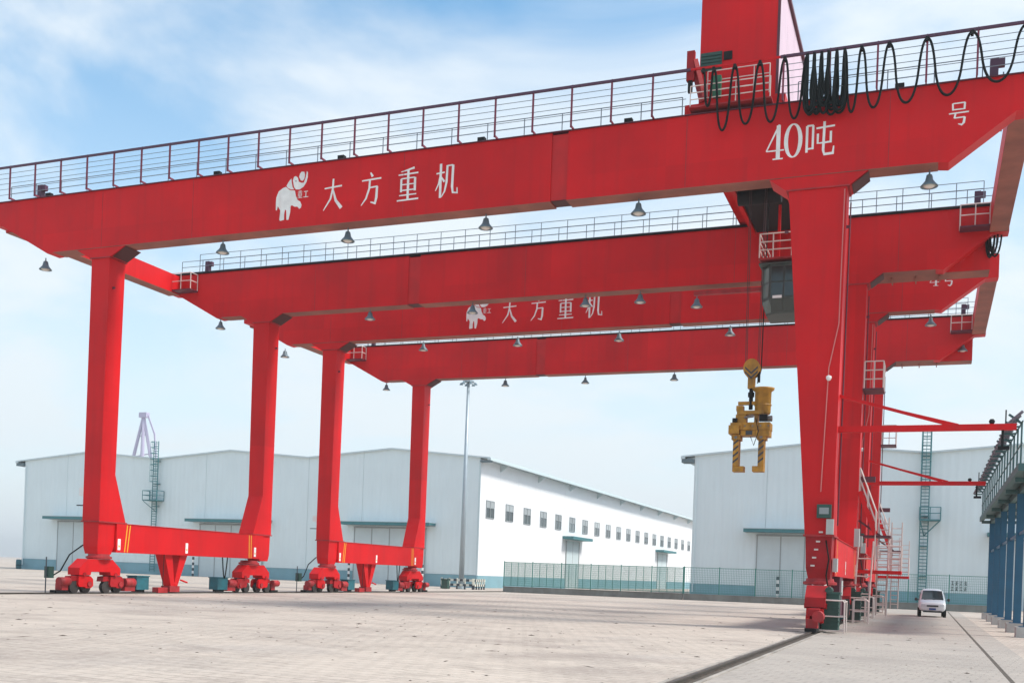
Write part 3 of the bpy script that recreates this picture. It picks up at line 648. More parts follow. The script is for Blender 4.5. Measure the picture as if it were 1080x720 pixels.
    for yy in (G - 0.1, G + 0.75):
        for dz in (0.45, 1.0): sr.tube([(0.50, yy, 6.55 + dz), (1.30, yy, 4.45 + dz), (1.30, yy, 2.5)], 0.032, 5)
        for q in (0.0, 0.5, 1.0): sr.tube([(0.50 + 0.8 * q, yy, 6.35 - 2.1 * q), (0.50 + 0.8 * q, yy, 7.5 - 2.1 * q)], 0.03, 5)
    sr.build('stair_rail', 'white_rail', root)
    st = MB().bar((0.50, G - 0.1, 6.4), (1.30, G - 0.1, 4.3), 0.05, 0.2).bar((0.50, G + 0.75, 6.4), (1.30, G + 0.75, 4.3), 0.05, 0.2).build('stair_stringer', 'red', root)
    tm = MB().box(-0.12, 0.12, -0.4, 0.4, -0.02, 0.02).mesh('red_dirty', name='tread')
    for i in range(7): obj('tread', tm, st, (0.56 + 0.12 * i, G + 0.33, 6.3 - 0.315 * i))
    pl = MB().box(0.48, 2.55, G - 0.2, G + 1.7, 2.40, 2.56).build('landing', 'red', root)
    MB().box(0.48, 2.0, G + 0.2, G + 1.5, 4.18, 4.28).build('landing', 'red_dark', root)
    MB().bar((0.48, G + 0.3, 5.0), (1.6, G + 0.3, 4.2), 0.08, 0.1).build('landing_brace', 'red_dark', root)
    cage_rail(root, 'landing_rail', [(1.45, G - 0.17, 2.56), (2.0, G - 0.17, 2.56), (2.52, G - 0.17, 2.56), (2.52, G + 0.8, 2.56), (2.52, G + 1.67, 2.56)], 1.2, 'white_rail', 4, 0.028)
    ladder(root, 'landing_ladder', (1.65, G + 1.0, 0.35), (1.65, G + 1.0, 5.2), 0.24, 'white_rail', 0.3, 0.035)
    ladder(root, 'landing_ladder', (2.25, G + 1.5, 2.56), (2.25, G + 1.5, 5.0), 0.24, 'white_rail', 0.3, 0.03)
    return root
CA = make_crane()
CB = copy_tree(CA); CB.location = (0, 21.4, 0)
tag(CB, 'second red gantry crane farther back, its emblem showing under the nearer crane', 'gantry crane')
gb = [o for o in CB.children if o.name.startswith('girder')][0]
glyph(MB(), '4', 3.30, 3.78, 18.34, 19.12).build('painted_character', 'letter', gb)

# lamp conduit bar under the rear girder of the near crane
MB().box(-8.1, -4.4, 13.75, 14.0, 16.60, 16.80).build('lamp_bar', 'red_dirty', CA)
# ------------------------------------------------------------------ bell lamps hanging under the girders
def lamp_proto():
    root = bpy.data.objects.new('bell_lamp', None); col.objects.link(root); root.empty_display_size = 0.2
    MB().tube([(0, 0, 0), (0, 0, -0.14)], 0.03, 6).tube([(0, 0, -0.14), (0.1, 0, -0.2), (0.15, 0, -0.42)], 0.02, 5).tube([(0, 0, -0.14), (-0.1, 0, -0.2), (-0.15, 0, -0.42)], 0.02, 5).build('yoke', 'lamp_metal', root)
    s = MB().lathe([(0.05, -0.16), (0.09, -0.18), (0.10, -0.30), (0.13, -0.36), (0.22, -0.48), (0.31, -0.58), (0.31, -0.61), (0.28, -0.60), (0.12, -0.42)], (0, 0, 0), 16).build('shade', 'lamp_metal', root, True)
    MB().lathe([(0.02, -0.575), (0.24, -0.58), (0.12, -0.64), (0.02, -0.66)], (0, 0, 0), 14).build('lens', 'lamp_glass', root, True)
    return root
ORD = ['leftmost', 'second from left', 'third from left', 'fourth from left', 'fifth from left', 'sixth from left']
proto = lamp_proto(); first = True
for y, xs, what in ((0.6, [-38.8, -27.85, -21.05, -14.3, -7.6, 3.32], 'front girder of the nearest crane'),
                    (13.9, [-38.0, -27.35, -20.75, -14.05, -11.0, -7.95], 'rear girder of the nearest crane'),
                    (22.38, [-38.9, -28.05, -21.3, -14.55, -7.7, 3.42], 'lettered front girder of the farther crane'),
                    (35.68, [-38.0, -27.5, -20.95, -14.1, 5.4], 'rear girder of the farther crane')):
    for i, x in enumerate(xs):
        o = proto if first else copy_tree(proto); first = False
        z = ZB - 0.035
        if y == 13.9 and x == -7.95: z = 16.6
        if x > 5: z = 18.3
        o.location = (x, y, z); o.rotation_euler.z = random.uniform(0, 1.5)
        tag(o, 'bell shaped lamp under the %s, %s' % (what, ORD[i] if x < 3 else 'at its right end'), 'lamp', 'bell lamps under the crane girders')

# ------------------------------------------------------------------ trolley with house and cab
T = thing('crane_trolley', 'tall red trolley house standing on top of the nearest crane', 'crane trolley', (-3.9, 0, 0))
def tb(*a): return MB().box(*a)
hs = tb(-1.50, 1.56, 1.0, 9.6, 20.55, 25.40).build('house', 'red', T)
tb(-1.62, 1.70, 0.88, 9.75, 25.403, 25.55).build('house_roof', 'red_dark', hs)
tb(1.563, 1.60, 9.50, 9.66, 20.6, 25.38).build('house_corner_trim', 'red_dark', hs)
for k in range(4): tb(1.562, 1.585, 1.08 + 2.1 * k, 3.16 + 2.1 * k, 20.6, 25.38).build('side_cladding', 'pale_pink', hs)
tb(1.50, 1.60, 0.96, 1.06, 20.6, 25.38).build('house_corner_trim', 'red_dark', hs)
tb(-1.46, -0.62, 0.94, 0.998, 22.0, 22.72).build('house_louvre', 'green_box', hs)
for k in range(5): tb(-1.44, -0.64, 0.90, 0.938, 22.05 + 0.13 * k, 22.11 + 0.13 * k).build('louvre_slat', 'green_box', hs)
tb(-0.55, -0.22, 0.95, 0.998, 22.35, 22.68).build('house_vent', 'black', hs)
fr = tb(-1.95, 1.95, 0.55, 0.95, 20.10, 20.55).box(-1.95, 1.95, G + 0.25, G + 0.75, 20.10, 20.55).box(-1.95, -1.55, 0.953, G + 0.247, 20.10, 20.55).box(1.55, 1.95, 0.953, G + 0.247, 20.10, 20.55).build('trolley_frame', 'red', T)
tb(-1.54, 1.54, 0.96, G + 0.24, 20.30, 20.36).build('deck', 'black', T)
for x in (-1.5, 1.5):
    for y in (0.83, G + 0.83): MB().tube([(x, y - 0.08, 20.2), (x, y + 0.08, 20.2)], 0.18, 14).build('trolley_wheel', 'steel', fr)
# lower frame hanging between the girders
lf = MB()
lf.hexa([(-1.15, 1.5, 19.2), (-0.95, 1.5, 19.2), (-0.95, 13.0, 19.2), (-1.15, 13.0, 19.2)], [(-1.25, 1.5, 20.1), (-1.05, 1.5, 20.1), (-1.05, 13.0, 20.1), (-1.25, 13.0, 20.1)])
lf.build('hanger_plate', 'red', T)
recalc(MB().hexa([(1.15, 1.5, 19.2), (1.35, 1.5, 19.2), (1.35, 13.0, 19.2), (1.15, 13.0, 19.2)], [(1.45, 1.5, 20.1), (1.65, 1.5, 20.1), (1.65, 13.0, 20.1), (1.45, 13.0, 20.1)]).build('hanger_plate', 'red', T))
tb(-0.9, 1.1, 1.8, 12.8, 19.28, 19.5).build('hoist_underside', 'black', T)
recalc(MB().tube([(-0.85, 7.0, 19.0), (1.05, 7.0, 19.0)], 0.36, 16).build('hoist_drum', 'black', T, True))
# front platform with white railings and the collector arm
tb(-1.60, 1.55, -0.30, 0.50, 20.05, 20.10).build('platform', 'red_dirty', T)
cage_rail(T, 'platform_rail', [(-1.55, -0.28, 20.1), (-0.95, -0.28, 20.1), (0.2, -0.28, 20.1), (1.5, -0.28, 20.1)], 0.78, 'white_rail', 3, 0.022)
cage_rail(T, 'platform_rail', [(-1.05, 0.45, 20.6), (0.75, 0.45, 20.6), (1.35, 0.45, 20.6)], 1.12, 'white_rail', 3, 0.022)
MB().bar((-1.62, -0.05, 22.35), (-1.62, -0.05, 21.2), 0.30, 0.2).bar((-1.52, -0.05, 22.0), (-1.15, 0.3, 20.5), 0.30, 0.2).build('tow_arm', 'red_mid', T)
MB().bar((-1.62, -0.05, 21.2), (-1.62, -0.05, 20.75), 0.16, 0.16).build('tow_hook', 'black', T)
tb(-0.80, -0.48, 0.20, 0.42, 20.6, 21.42).build('switch_cabinet', 'cabinet_green', T)
# operator's cab
cx0, cx1, cy0, cy1, cz0, cz1 = 0.38, 2.20, 6.2, 8.2, 13.55, 15.65
def cab_ring(z, e):
    return [(cx0 + e, cy0 + 0.55, z), (cx0 + 0.42 + e, cy0 + e, z), (cx1, cy0 + e, z), (cx1, cy1, z), (cx0 + e, cy1, z)]
cb_ = MB(); cb_.add(cab_ring(cz0, 0.22) + cab_ring(cz0 + 0.62, 0.0) + cab_ring(cz1, 0.0), [(4, 3, 2, 1, 0), (10, 11, 12, 13, 14)] + [(k * 5 + i, k * 5 + (i + 1) % 5, k * 5 + 5 + (i + 1) % 5, k * 5 + 5 + i) for k in (0, 1) for i in range(5)])
cab = recalc(cb_.build('cab', 'cab_body', T))
tb(cx0 - 0.08, cx1 + 0.08, cy0 - 0.08, cy1 + 0.08, cz1 + 0.003, cz1 + 0.08).build('cab_roof', 'cab_body', cab)
for x0, x1 in ((cx0 + 0.48, cx0 + 0.98), (cx0 + 1.05, cx1 - 0.08)):
    for z0, z1 in ((cz0 + 0.70, cz0 + 1.30), (cz0 + 1.37, cz1 - 0.10)):
        tb(x0, x1, cy0 - 0.02, cy0 - 0.003, z0, z1).build('cab_window', 'cab_glass', cab)
    MB().add([(x0, cy0 + 0.19, cz0 + 0.06), (x1, cy0 + 0.19, cz0 + 0.06), (x1, cy0 - 0.001, cz0 + 0.58), (x0, cy0 - 0.001, cz0 + 0.58)], [(0, 1, 2, 3)]).build('cab_window', 'cab_glass', cab)
def cham(z0, z1, e0=0.0, e1=0.0):
    d = 0.012
    MB().add([(cx0 + 0.04 - d + e0, cy0 + 0.50 - d, z0), (cx0 + 0.38 - d + e0, cy0 + 0.05 - d + e0, z0), (cx0 + 0.38 - d + e1, cy0 + 0.05 - d + e1, z1), (cx0 + 0.04 - d + e1, cy0 + 0.50 - d, z1)], [(0, 1, 2, 3)]).build('corner_window', 'cab_pane', cab)
cham(cz0 + 0.70, cz0 + 1.30); cham(cz0 + 1.37, cz1 - 0.10); cham(cz0 + 0.08, cz0 + 0.58, 0.19, 0.015)
for y0 in (cy0 + 0.62, cy0 + 1.32): tb(cx0 - 0.02, cx0 - 0.003, y0, y0 + 0.6, cz0 + 0.75, cz1 - 0.12).build('cab_window', 'cab_pane', cab)
tb(cx0 + 0.55, cx0 + 0.95, cy0 - 0.03, cy0 - 0.022, cz0 + 0.62, cz0 + 0.74).build('cab_plate', 'white', cab)
tb(0.3, 2.6, 6.0, 9.4, 15.85, 15.92).build('cab_platform', 'red_dirty', T)
cage_rail(T, 'cab_rail', [(0.32, 9.2, 15.92), (0.32, 6.05, 15.92), (0.9, 6.05, 15.92), (1.7, 6.05, 15.92), (2.5, 6.05, 15.92)], 1.05, 'white_rail', 3, 0.03)
for x in (0.7, 2.2): MB().bar((x, 9.2, 15.92), (x, 9.2, 19.6), 0.12, 0.12).build('cab_hanger', 'red', T)

# ------------------------------------------------------------------ hook block and grab
HX, HY = -3.80, 6.6
hb = thing('hook_block', 'yellow sheave block hanging on ropes below the nearest crane', 'hook block', (HX, HY, 10.3))
n = 22
MB().prism([(0.36 * math.cos(a), 0.9 + 0.42 * math.sin(a)) for a in [2 * math.pi * i / n for i in range(n)]], 'Y', -0.20, -0.14).build('cheek_plate', 'yellow', hb)
MB().prism([(0.36 * math.cos(a), 0.9 + 0.42 * math.sin(a)) for a in [2 * math.pi * i / n for i in range(n)]], 'Y', 0.14, 0.20).build('cheek_plate', 'yellow', hb)
MB().prism([(0.30 * math.cos(a), 0.98 + 0.30 * math.sin(a)) for a in [2 * math.pi * i / n for i in range(n)]], 'Y', -0.10, 0.10).build('sheave', 'steel', hb)
ch = MB()
for k in (0, 0.2): ch.prism([(-0.28, 0.98 - k), (0, 0.72 - k), (0.28, 0.98 - k), (0.28, 0.89 - k), (0, 0.63 - k), (-0.28, 0.89 - k)], 'Y', -0.212, -0.203)
recalc(ch.build('chevron', 'ink', hb))
MB().box(-0.15, 0.15, -0.14, 0.14, 0.02, 0.52).build('shank_housing', 'yellow', hb)
MB().lathe([(0.09, -0.9), (0.09, 0.02)], (0, 0, 0), 10).lathe([(0.14, -0.35), (0.14, -0.15)], (0, 0, 0), 10).build('hook_shank', 'black', hb)
for x in (-0.30, -0.24, 0.24, 0.30): MB().tube([(x, 0.0, 0.95), (x * 1.25, 0.0, 8.9)], 0.016, 5).build('rope', 'rope', hb)
MB().tube([(0.22, 0.25, 0.3), (0.35, 0.3, 0.9), (0.42, 0.3, 8.5)], 0.028, 5).build('power_cable', 'rubber', hb)
MB().box(0.26, 0.36, -0.1, 0.1, 0.3, 0.75).build('cable_plug', 'black', hb)

gr = thing('lifting_grab', 'yellow lifting grab with striped tong arms hanging under the sheave block', 'grab', (HX, HY, 6.55))
MB().box(-0.80, 0.92, -0.42, 0.42, 1.90, 2.22).build('main_beam', 'yellow', gr)
MB().box(-0.86, -0.40, -0.50, 0.50, 1.72, 2.10).build('slide_housing', 'yellow', gr)
MB().box(0.30, 0.90, -0.38, 0.38, 1.62, 1.895).box(-0.35, 0.28, -0.36, 0.36, 1.66, 1.895).build('lower_beam', 'yellow', gr)
MB().box(-0.55, 0.62, -0.30, 0.30, 2.60, 2.76).build('upper_plate', 'yellow', gr)
MB().box(-0.60, -0.15, -0.26, 0.26, 2.225, 2.595).build('upper_post', 'yellow', gr)
MB().box(0.20, 0.35, -0.2, 0.2, 2.225, 2.595).build('upper_post', 'yellow', gr)
MB().box(-0.60, -0.30, -0.2, 0.2, 2.765, 3.0).box(-0.55, 0.40, -0.07, 0.07, 3.05, 3.2).build('hanger_lug', 'yellow', gr)
dr = MB().lathe([(0.31, 2.62), (0.35, 2.70), (0.36, 3.62), (0.47, 3.70), (0.49, 3.78), (0.42, 3.78), (0.32, 3.66), (0.04, 3.6)], (0.52, 0.05, 0), 22).build('cable_basket', 'yellow', gr, True)
MB().box(0.45, 0.80, -0.45, -0.30, 2.26, 2.56).build('drive_motor', 'black', gr)
MB().tube([(0.62, -0.2, 2.4), (0.98, -0.2, 2.4)], 0.13, 10).build('drive_motor', 'steel', gr)
MB().tube([(-0.72, -0.3, 2.32), (-0.52, -0.3, 2.32)], 0.12, 10).build('drive_motor', 'black', gr)
for x in (-0.62, -0.28, 0.06, 0.40, 0.74):
    MB().box(x - 0.02, x + 0.02, -0.46, -0.422, 1.90, 2.22).build('stiffener', 'yellow', gr)
    MB().tube([(x + 0.12, -0.424, 2.06), (x + 0.12, -0.45, 2.06)], 0.035, 8).build('bolt', 'steel', gr)
MB().tube([(-0.2, -0.36, 2.44), (0.2, -0.36, 2.50)], 0.055, 8).build('cylinder', 'steel', gr)
MB().tube([(0.30, -0.38, 2.4), (0.45, -0.5, 1.8), (0.25, -0.42, 1.2), (0.1, -0.4, 1.6)], 0.02, 5).build('hose', 'rubber', gr)
MB().box(-0.12, 0.16, -0.38, -0.362, 1.68, 1.86).build('rating_plate', 'ink', gr)
MB().lathe([(0.37, 3.0), (0.385, 3.03), (0.37, 3.06)], (0.52, 0.05, 0), 22, cap=False).build('basket_hoop', 'yellow', gr)
for s, x in ((-1, -0.55), (1, 0.55)):
    MB().box(x - 0.19, x + 0.19, -0.34, 0.34, 1.48, 1.70).build('arm_collar', 'yellow', gr)
    MB().tube([(x, -0.36, 1.58), (x, 0.36, 1.58)], 0.07, 10).build('arm_pin', 'steel', gr)
    a = MB().box(x - 0.12, x + 0.12, -0.28, 0.28, 0.32, 1.72).build('tong_arm', 'yellow', gr)
    MB().box(min(x - 0.125, x - s * 0.36), max(x + 0.125, x - s * 0.36), -0.26, 0.26, 0.08, 0.318).build('tong_foot', 'yellow', a)
    for k in range(4):
        z = 0.42 + 0.27 * k
        q = MB().add([(x - 0.12, -0.284, z), (x + 0.12, -0.284, z + 0.20), (x + 0.12, -0.284, z + 0.30), (x - 0.12, -0.284, z + 0.10)], [(0, 1, 2, 3)])
        q.build('stripe', 'ink', a)

# ------------------------------------------------------------------ festoon cable on the near crane
random_bulge = (0.05, 0.12, 0.2, 0.28, 0.16, 0.24)
fs = thing('festoon_cable', 'black festoon cable hanging in loops from the rail over the 40', 'cable', (-0.3, -0.35, 19.9))
hang = [-4.95, -4.55, -3.75, -2.80, -1.88, -1.06, -0.81, -0.55, -0.30, -0.01, 0.27, 0.86, 1.81, 3.09, 4.57, 6.3]
bots = [20.0, 19.0, 19.14, 19.10, 19.12, 19.2, 19.14, 19.22, 19.15, 19.2, 19.1, 19.17, 19.20, 19.29, 19.55]
for i in range(len(hang) - 1):
    a, b = hang[i], hang[i + 1]; zb = bots[i]; dense = b - a < 0.5 and i > 0
    for rep in range(6 if dense else 1):
        pts = []; oy = random.uniform(-0.2, 0.2) if dense else 0.0; dz = random.uniform(-0.06, 0.5) if dense else 0.0
        for k in range(37):
            t = k / 36
            c = math.cos(2 * math.pi * t); c = math.copysign(abs(c) ** 0.85, c)
            z = (21.42 + zb + dz) / 2 + (21.42 - zb - dz) / 2 * c
            sh = -math.sin(2 * math.pi * t) * math.sin(math.pi * t) ** 2 * (random_bulge[rep] if dense else 0.10 * (b - a))
            pts.append((a + (b - a) * t + sh + 0.3, oy * math.sin(math.pi * t), z - 19.9))
        MB().tube(pts, 0.047, 6).build('cable_loop', 'rubber', fs, True)
    MB().box(a + 0.3 - 0.05, a + 0.3 + 0.05, -0.09, 0.09, 1.40, 1.56).build('cable_hanger', 'black', fs)
# cable bundle hanging at the end of the near crane
cbn = thing('cable_bundle', 'dark bundle of cable loops hanging from the right end beam of the nearest crane', 'cable', (6.15, 14.2, 18.6))
for k in range(6):
    d = random.uniform(0.75, 1.15); ox = random.uniform(-0.2, 0.1); ww = random.uniform(0.12, 0.28); oy = random.uniform(-0.25, 0.25)
    MB().tube([(ox + ww * math.sin(math.pi * (t - 0.5)) , oy, 0.12 - d * math.cos(math.pi * (t - 0.5))) for t in [i / 12 for i in range(13)]], 0.045, 6).build('cable_loop', 'rubber', cbn, True)

# ------------------------------------------------------------------ warehouses
WY = 72.7
def window_mesh(axis):
    fr = MB(); pa = MB(); pl = MB()
    # in the side wall: along Y, outwards +X; size 2.4 x 2.0
    for y0, y1, z0, z1 in ((-1.25, 1.25, -1.06, -0.98), (-1.25, 1.25, 0.98, 1.06), (-1.25, -1.17, -0.98, 0.98), (1.17, 1.25, -0.98, 0.98), (-0.04, 0.04, -0.98, 0.98), (-1.17, 1.17, 0.16, 0.24)):
        fr.box(0.0, 0.09, y0, y1, z0, z1)
    pa.box(0.0, 0.03, -1.17, -0.04, -0.98, 0.16).box(0.0, 0.03, 0.04, 1.17, -0.98, 0.16)
    pl.box(0.0, 0.05, -1.17, -0.04, 0.24, 0.98).box(0.0, 0.05, 0.04, 1.17, 0.24, 0.98)
    return fr.mesh('frame_grey', name='window_frame'), pa.mesh('glass', name='pane'), pl.mesh('pane_light', name='sash')
WF, WP, WS = window_mesh('Y')
PANEL_CACHE = {}
def warehouse(name, label, x_left, bays, y_end, doors, has_side):
    t = thing(name, label, 'warehouse', (x_left, WY, 0), 'pale metal warehouses behind the cranes')
    BW = 23.4; W = BW * bays; D = y_end - WY
    ze, za, zv = 15.25, 16.35, 15.35
    # roof line heights
    def zr(x):
        k = min(int(x / BW), bays - 1); u = x - k * BW
        z0 = ze if k == 0 else zv; z1 = ze if k == bays - 1 else zv
        return z0 + (za - z0) * u / (BW / 2) if u < BW / 2 else z1 + (za - z1) * (BW - u) / (BW / 2)
    # gable wall panels, each with its own top cut
    np_ = bays * 3; pw = W / np_
    for i in range(np_):
        a, b = i * pw + 0.02, (i + 1) * pw - 0.02
        pts = [(a, 1.5), (b, 1.5), (b, zr(b))]
        ridge = (int(a / BW) + 0.5) * BW
        if a < ridge < b: pts.append((ridge, za))
        pts.append((a, zr(a)))
        recalc(MB().prism(pts, 'Y', 0.0, 0.14).build('wall_panel', 'clad', t))
    core = []
    for k in range(bays):
        core += [(k * BW, ze if k == 0 else zv), ((k + 0.5) * BW, za)]
    core.append((W, ze))
    recalc(MB().prism([(0.05, 0)] + [(min(max(x, 0.05), W - 0.05), z - 0.05) for x, z in core] + [(W - 0.05, 0)], 'Y', 0.10, D).build('wall_core', 'seam', t))
    # painted plinth
    MB().box(-0.01, W + 0.01, -0.06, 0.05, 0, 1.46).build('plinth', 'plinth', t)
    MB().box(W - 0.03, W + 0.07, 0.053, D, 0, 1.46).build('plinth', 'plinth', t)
    # roof sheets with verge
    for k in range(bays):
        x0, x1 = k * BW, (k + 1) * BW
        z0 = ze if k == 0 else zv; z1 = ze if k == bays - 1 else zv
        ov0 = 1.3 if k == 0 else 0; ov1 = 1.3 if k == bays - 1 else 0
        s0 = (za - z0) / (BW / 2); s1 = (za - z1) / (BW / 2)
        r = recalc(MB().prism([(x0 - ov0, z0 - s0 * ov0), (x0 + BW / 2, za), (x1 + ov1, z1 - s1 * ov1), (x1 + ov1, z1 - s1 * ov1 + 0.16), (x0 + BW / 2, za + 0.16), (x0 - ov0, z0 - s0 * ov0 + 0.16)], 'Y', -0.35, D + 0.5).build('roof', 'roof', t))
    MB().box(W + 1.0, W + 1.42, -0.4, D + 0.5, 14.93, 15.23).build('gutter', 'trim', t)
    MB().box(-1.42, -1.0, -0.4, D + 0.5, 14.93, 15.23).build('gutter', 'trim', t)
    MB().box(-1.36, -0.02, -0.30, 1.2, 14.55, 14.92).build('eave_box', 'soffit', t)
    MB().box(W + 0.02, W + 1.3, -0.30, 0.4, 14.72, 14.92).build('eave_box', 'soffit', t)
    # corner flashings
    MB().box(W - 0.16, W + 0.05, -0.03, -0.002, 1.465, 15.15).build('corner_flashing', 'trim', t)
    if has_side:
        ns = 20; L_ = D / ns
        for i in range(ns):
            MB().box(W - 0.05, W + 0.03, 0.143 if i == 0 else i * L_ + 0.015, (i + 1) * L_ - 0.015, 1.465, 15.1).build('wall_panel', 'clad_white', t)
        for i in range(19):
            y = 75.85 - WY + 6.27 * i
            f = obj('window', WF, t, (W + 0.035, y, 9.40)); obj('pane', WP, f); obj('sash', WS, f)
        for i in range(9):
            y = 6 + 13.5 * i
            MB().hexa([(W + 0.032, y, 14.2), (W + 0.13, y, 14.2), (W + 0.13, y + 0.12, 14.2), (W + 0.032, y + 0.12, 14.2)], [(W + 0.032, y, 15.0), (W + 1.25, y, 15.0), (W + 1.25, y + 0.12, 15.0), (W + 0.032, y + 0.12, 15.0)]).build('eave_bracket', 'trim', t)
        for y0, y1 in ((103.3, 112.3), (159.0, 169.5)):
            y0 -= WY; y1 -= WY
            d = MB().box(W + 0.032, W + 0.10, y0 + 1.6, y1 - 1.6, 0.0, 6.9).build('door', 'door_grey', t)
            for yy in (y0 + 1.4, y1 - 1.6): MB().box(W + 0.032, W + 0.16, yy, yy + 0.2, 0, 6.95).build('door_frame', 'frame_grey', d)
            MB().box(W + 0.103, W + 0.115, (y0 + y1) / 2 - 0.05, (y0 + y1) / 2 + 0.05, 0, 6.9).build('door_seam', 'frame_grey', d)
            cn = MB().box(W + 0.033, W + 1.7, y0 - 0.2, y1 + 0.2, 7.15, 7.55).build('canopy', 'ladder_teal', t)
    # gable doors with canopies
    for x0, x1 in doors:
        x0 -= x_left; x1 -= x_left
        n = max(2, int(round((x1 - x0 - 2.4) / 2.6)))
        d = MB().box(x0 + 1.2, x1 - 1.2, -0.10, -0.063, 0.0, 6.75).build('door', 'door_grey', t)
        wl = (x1 - x0 - 2.4) / n
        for i in range(n + 1): MB().box(x0 + 1.2 + wl * i - 0.05, x0 + 1.2 + wl * i + 0.05, -0.14, -0.103, 0, 6.75).build('door_seam', 'frame_grey', d)
        MB().box(x0 + 1.1, x1 - 1.1, -0.16, -0.103, 6.75, 6.9).build('door_head', 'frame_grey', d)
        MB().box(x0, x1, -1.7, -0.003, 7.10, 7.22).build('canopy', 'soffit', t)
        MB().box(x0 - 0.02, x1 + 0.02, -1.75, -1.705, 7.08, 7.45).box(x0 - 0.02, x1 + 0.02, -1.70, -0.005, 7.223, 7.45).build('canopy_fascia', 'ladder_teal', t)
        MB().box(x0 - 0.05, x1 + 0.05, -1.80, -0.006, 7.453, 7.52).build('canopy_top', 'trim', t)
    # caged ladders at the valleys
    for k in range(1, 2):
        x = k * BW
        ld = ladder(t, 'roof_ladder', (x, -0.55, 0.4), (x, -0.55, 17.7), 0.38, 'ladder_teal', 0.33, 0.06)
        for z in (3, 6, 9, 12, 15): MB().box(x - 0.42, x + 0.42, -0.55, -0.003, z, z + 0.08).build('wall_tie', 'ladder_teal', ld)
        cg = MB()
        for i in range(8):
            z = 12.3 + 0.75 * i
            cg.tube([(x - 0.4, -0.55, z), (x - 0.45, -1.1, z), (x, -1.35, z), (x + 0.45, -1.1, z), (x + 0.4, -0.55, z)], 0.035, 4)
        for xx, yy in ((-0.45, -1.1), (0, -1.35), (0.45, -1.1)): cg.tube([(x + xx, yy, 12.3), (x + xx, yy, 17.6)], 0.03, 4)
        cg.build('ladder_cage', 'ladder_teal', ld)
        s = 1 if name and x_left > -60 else 0
        px0, px1 = (x - 1.15, x + 1.15) if not s else (x - 0.45, x + 1.5)
        MB().box(px0, px1, -1.6, -0.05, 9.75 - 1.2 * s, 9.87 - 1.2 * s).build('rest_platform', 'ladder_teal', ld)
        cage_rail(ld, 'platform_rail', [(px0, -0.1, 9.87 - 1.2 * s), (px0, -1.55, 9.87 - 1.2 * s), ((px0 + px1) / 2, -1.55, 9.87 - 1.2 * s), (px1, -1.55, 9.87 - 1.2 * s), (px1, -0.1, 9.87 - 1.2 * s)], 1.2, 'ladder_teal', 2, 0.045)
        MB().bar((px0 + 0.1, -1.5, 9.7 - 1.2 * s), (x, -0.1, 8.3 - 1.2 * s), 0.08, 0.08).bar((px1 - 0.1, -1.5, 9.7 - 1.2 * s), (x, -0.1, 8.3 - 1.2 * s), 0.08, 0.08).build('platform_brace', 'ladder_teal', ld)
    # rain pipe at the outer corner
    MB().tube([(0.3, -0.18, 14.5), (0.3, -0.18, 0.6)], 0.07, 6).build('rain_pipe', 'clad', t)
    return t
WL = warehouse('warehouse', 'long pale warehouse with white windowed side wall behind the left legs', -115.6, 3, 196.0, ((-110.3, -99.5), (-86.2, -74.0), (-63.1, -51.0)), True)
WR = warehouse('warehouse', 'pale grey warehouse behind the right legs and the parked van', -20.2, 2, 170.0, ((-14.4, -2.2), (9.0, 20.0)), False)
# faded notice painted on the right hand wall: two rows of four small dark characters
def blur_glyph(k):
    rnd = random.Random(k); S = []
    for q in range(2 + k % 2): yv = 0.15 + 0.7 * q / (1 + k % 2); S.append([(.08, yv, .12), (.92, yv + 0.02, .12)])
    S.append([(.5, .98, .13), (.5 + rnd.uniform(-.1, .1), .02, .13)]); S.append([(.5, .5, .1), (.1 if k % 3 else .9, .02, .08)])
    return S
for r_ in range(2):
    for c_ in range(4):
        mb = glyph(MB(), blur_glyph(r_ * 4 + c_), 5.85 + 0.40 * c_ + 20.2, 6.17 + 0.40 * c_ + 20.2, 2.25 - 0.55 * r_, 2.68 - 0.55 * r_, y=-0.064)
        mb.build('painted_character', 'ink', WR)
# striped door guard posts
def striped_post(x, y, label):
    t = thing('striped_post', label, 'post', (x, y, 0), 'black and white door guard posts')
    for k in range(7): MB().lathe([(0.14, 0.36 * k), (0.14, 0.36 * (k + 1) - 0.003)], (0, 0, 0), 10).build('band', 'ink' if k % 2 == 0 else 'white', t)
for x, lb in ((-85.2, 'left post of the middle gable door, behind the near anchor prop'), (-75.0, 'right post of the middle gable door, beside a rear left crane leg'),
              (-62.0, 'left post of the gable door behind the farther crane'), (-52.0, 'right post of the gable door behind the farther crane'), (-13.2 + 2.4, 'post by the right warehouse door, left of the big crane leg')):
    striped_post(x, WY - 1.0, 'striped ' + lb)

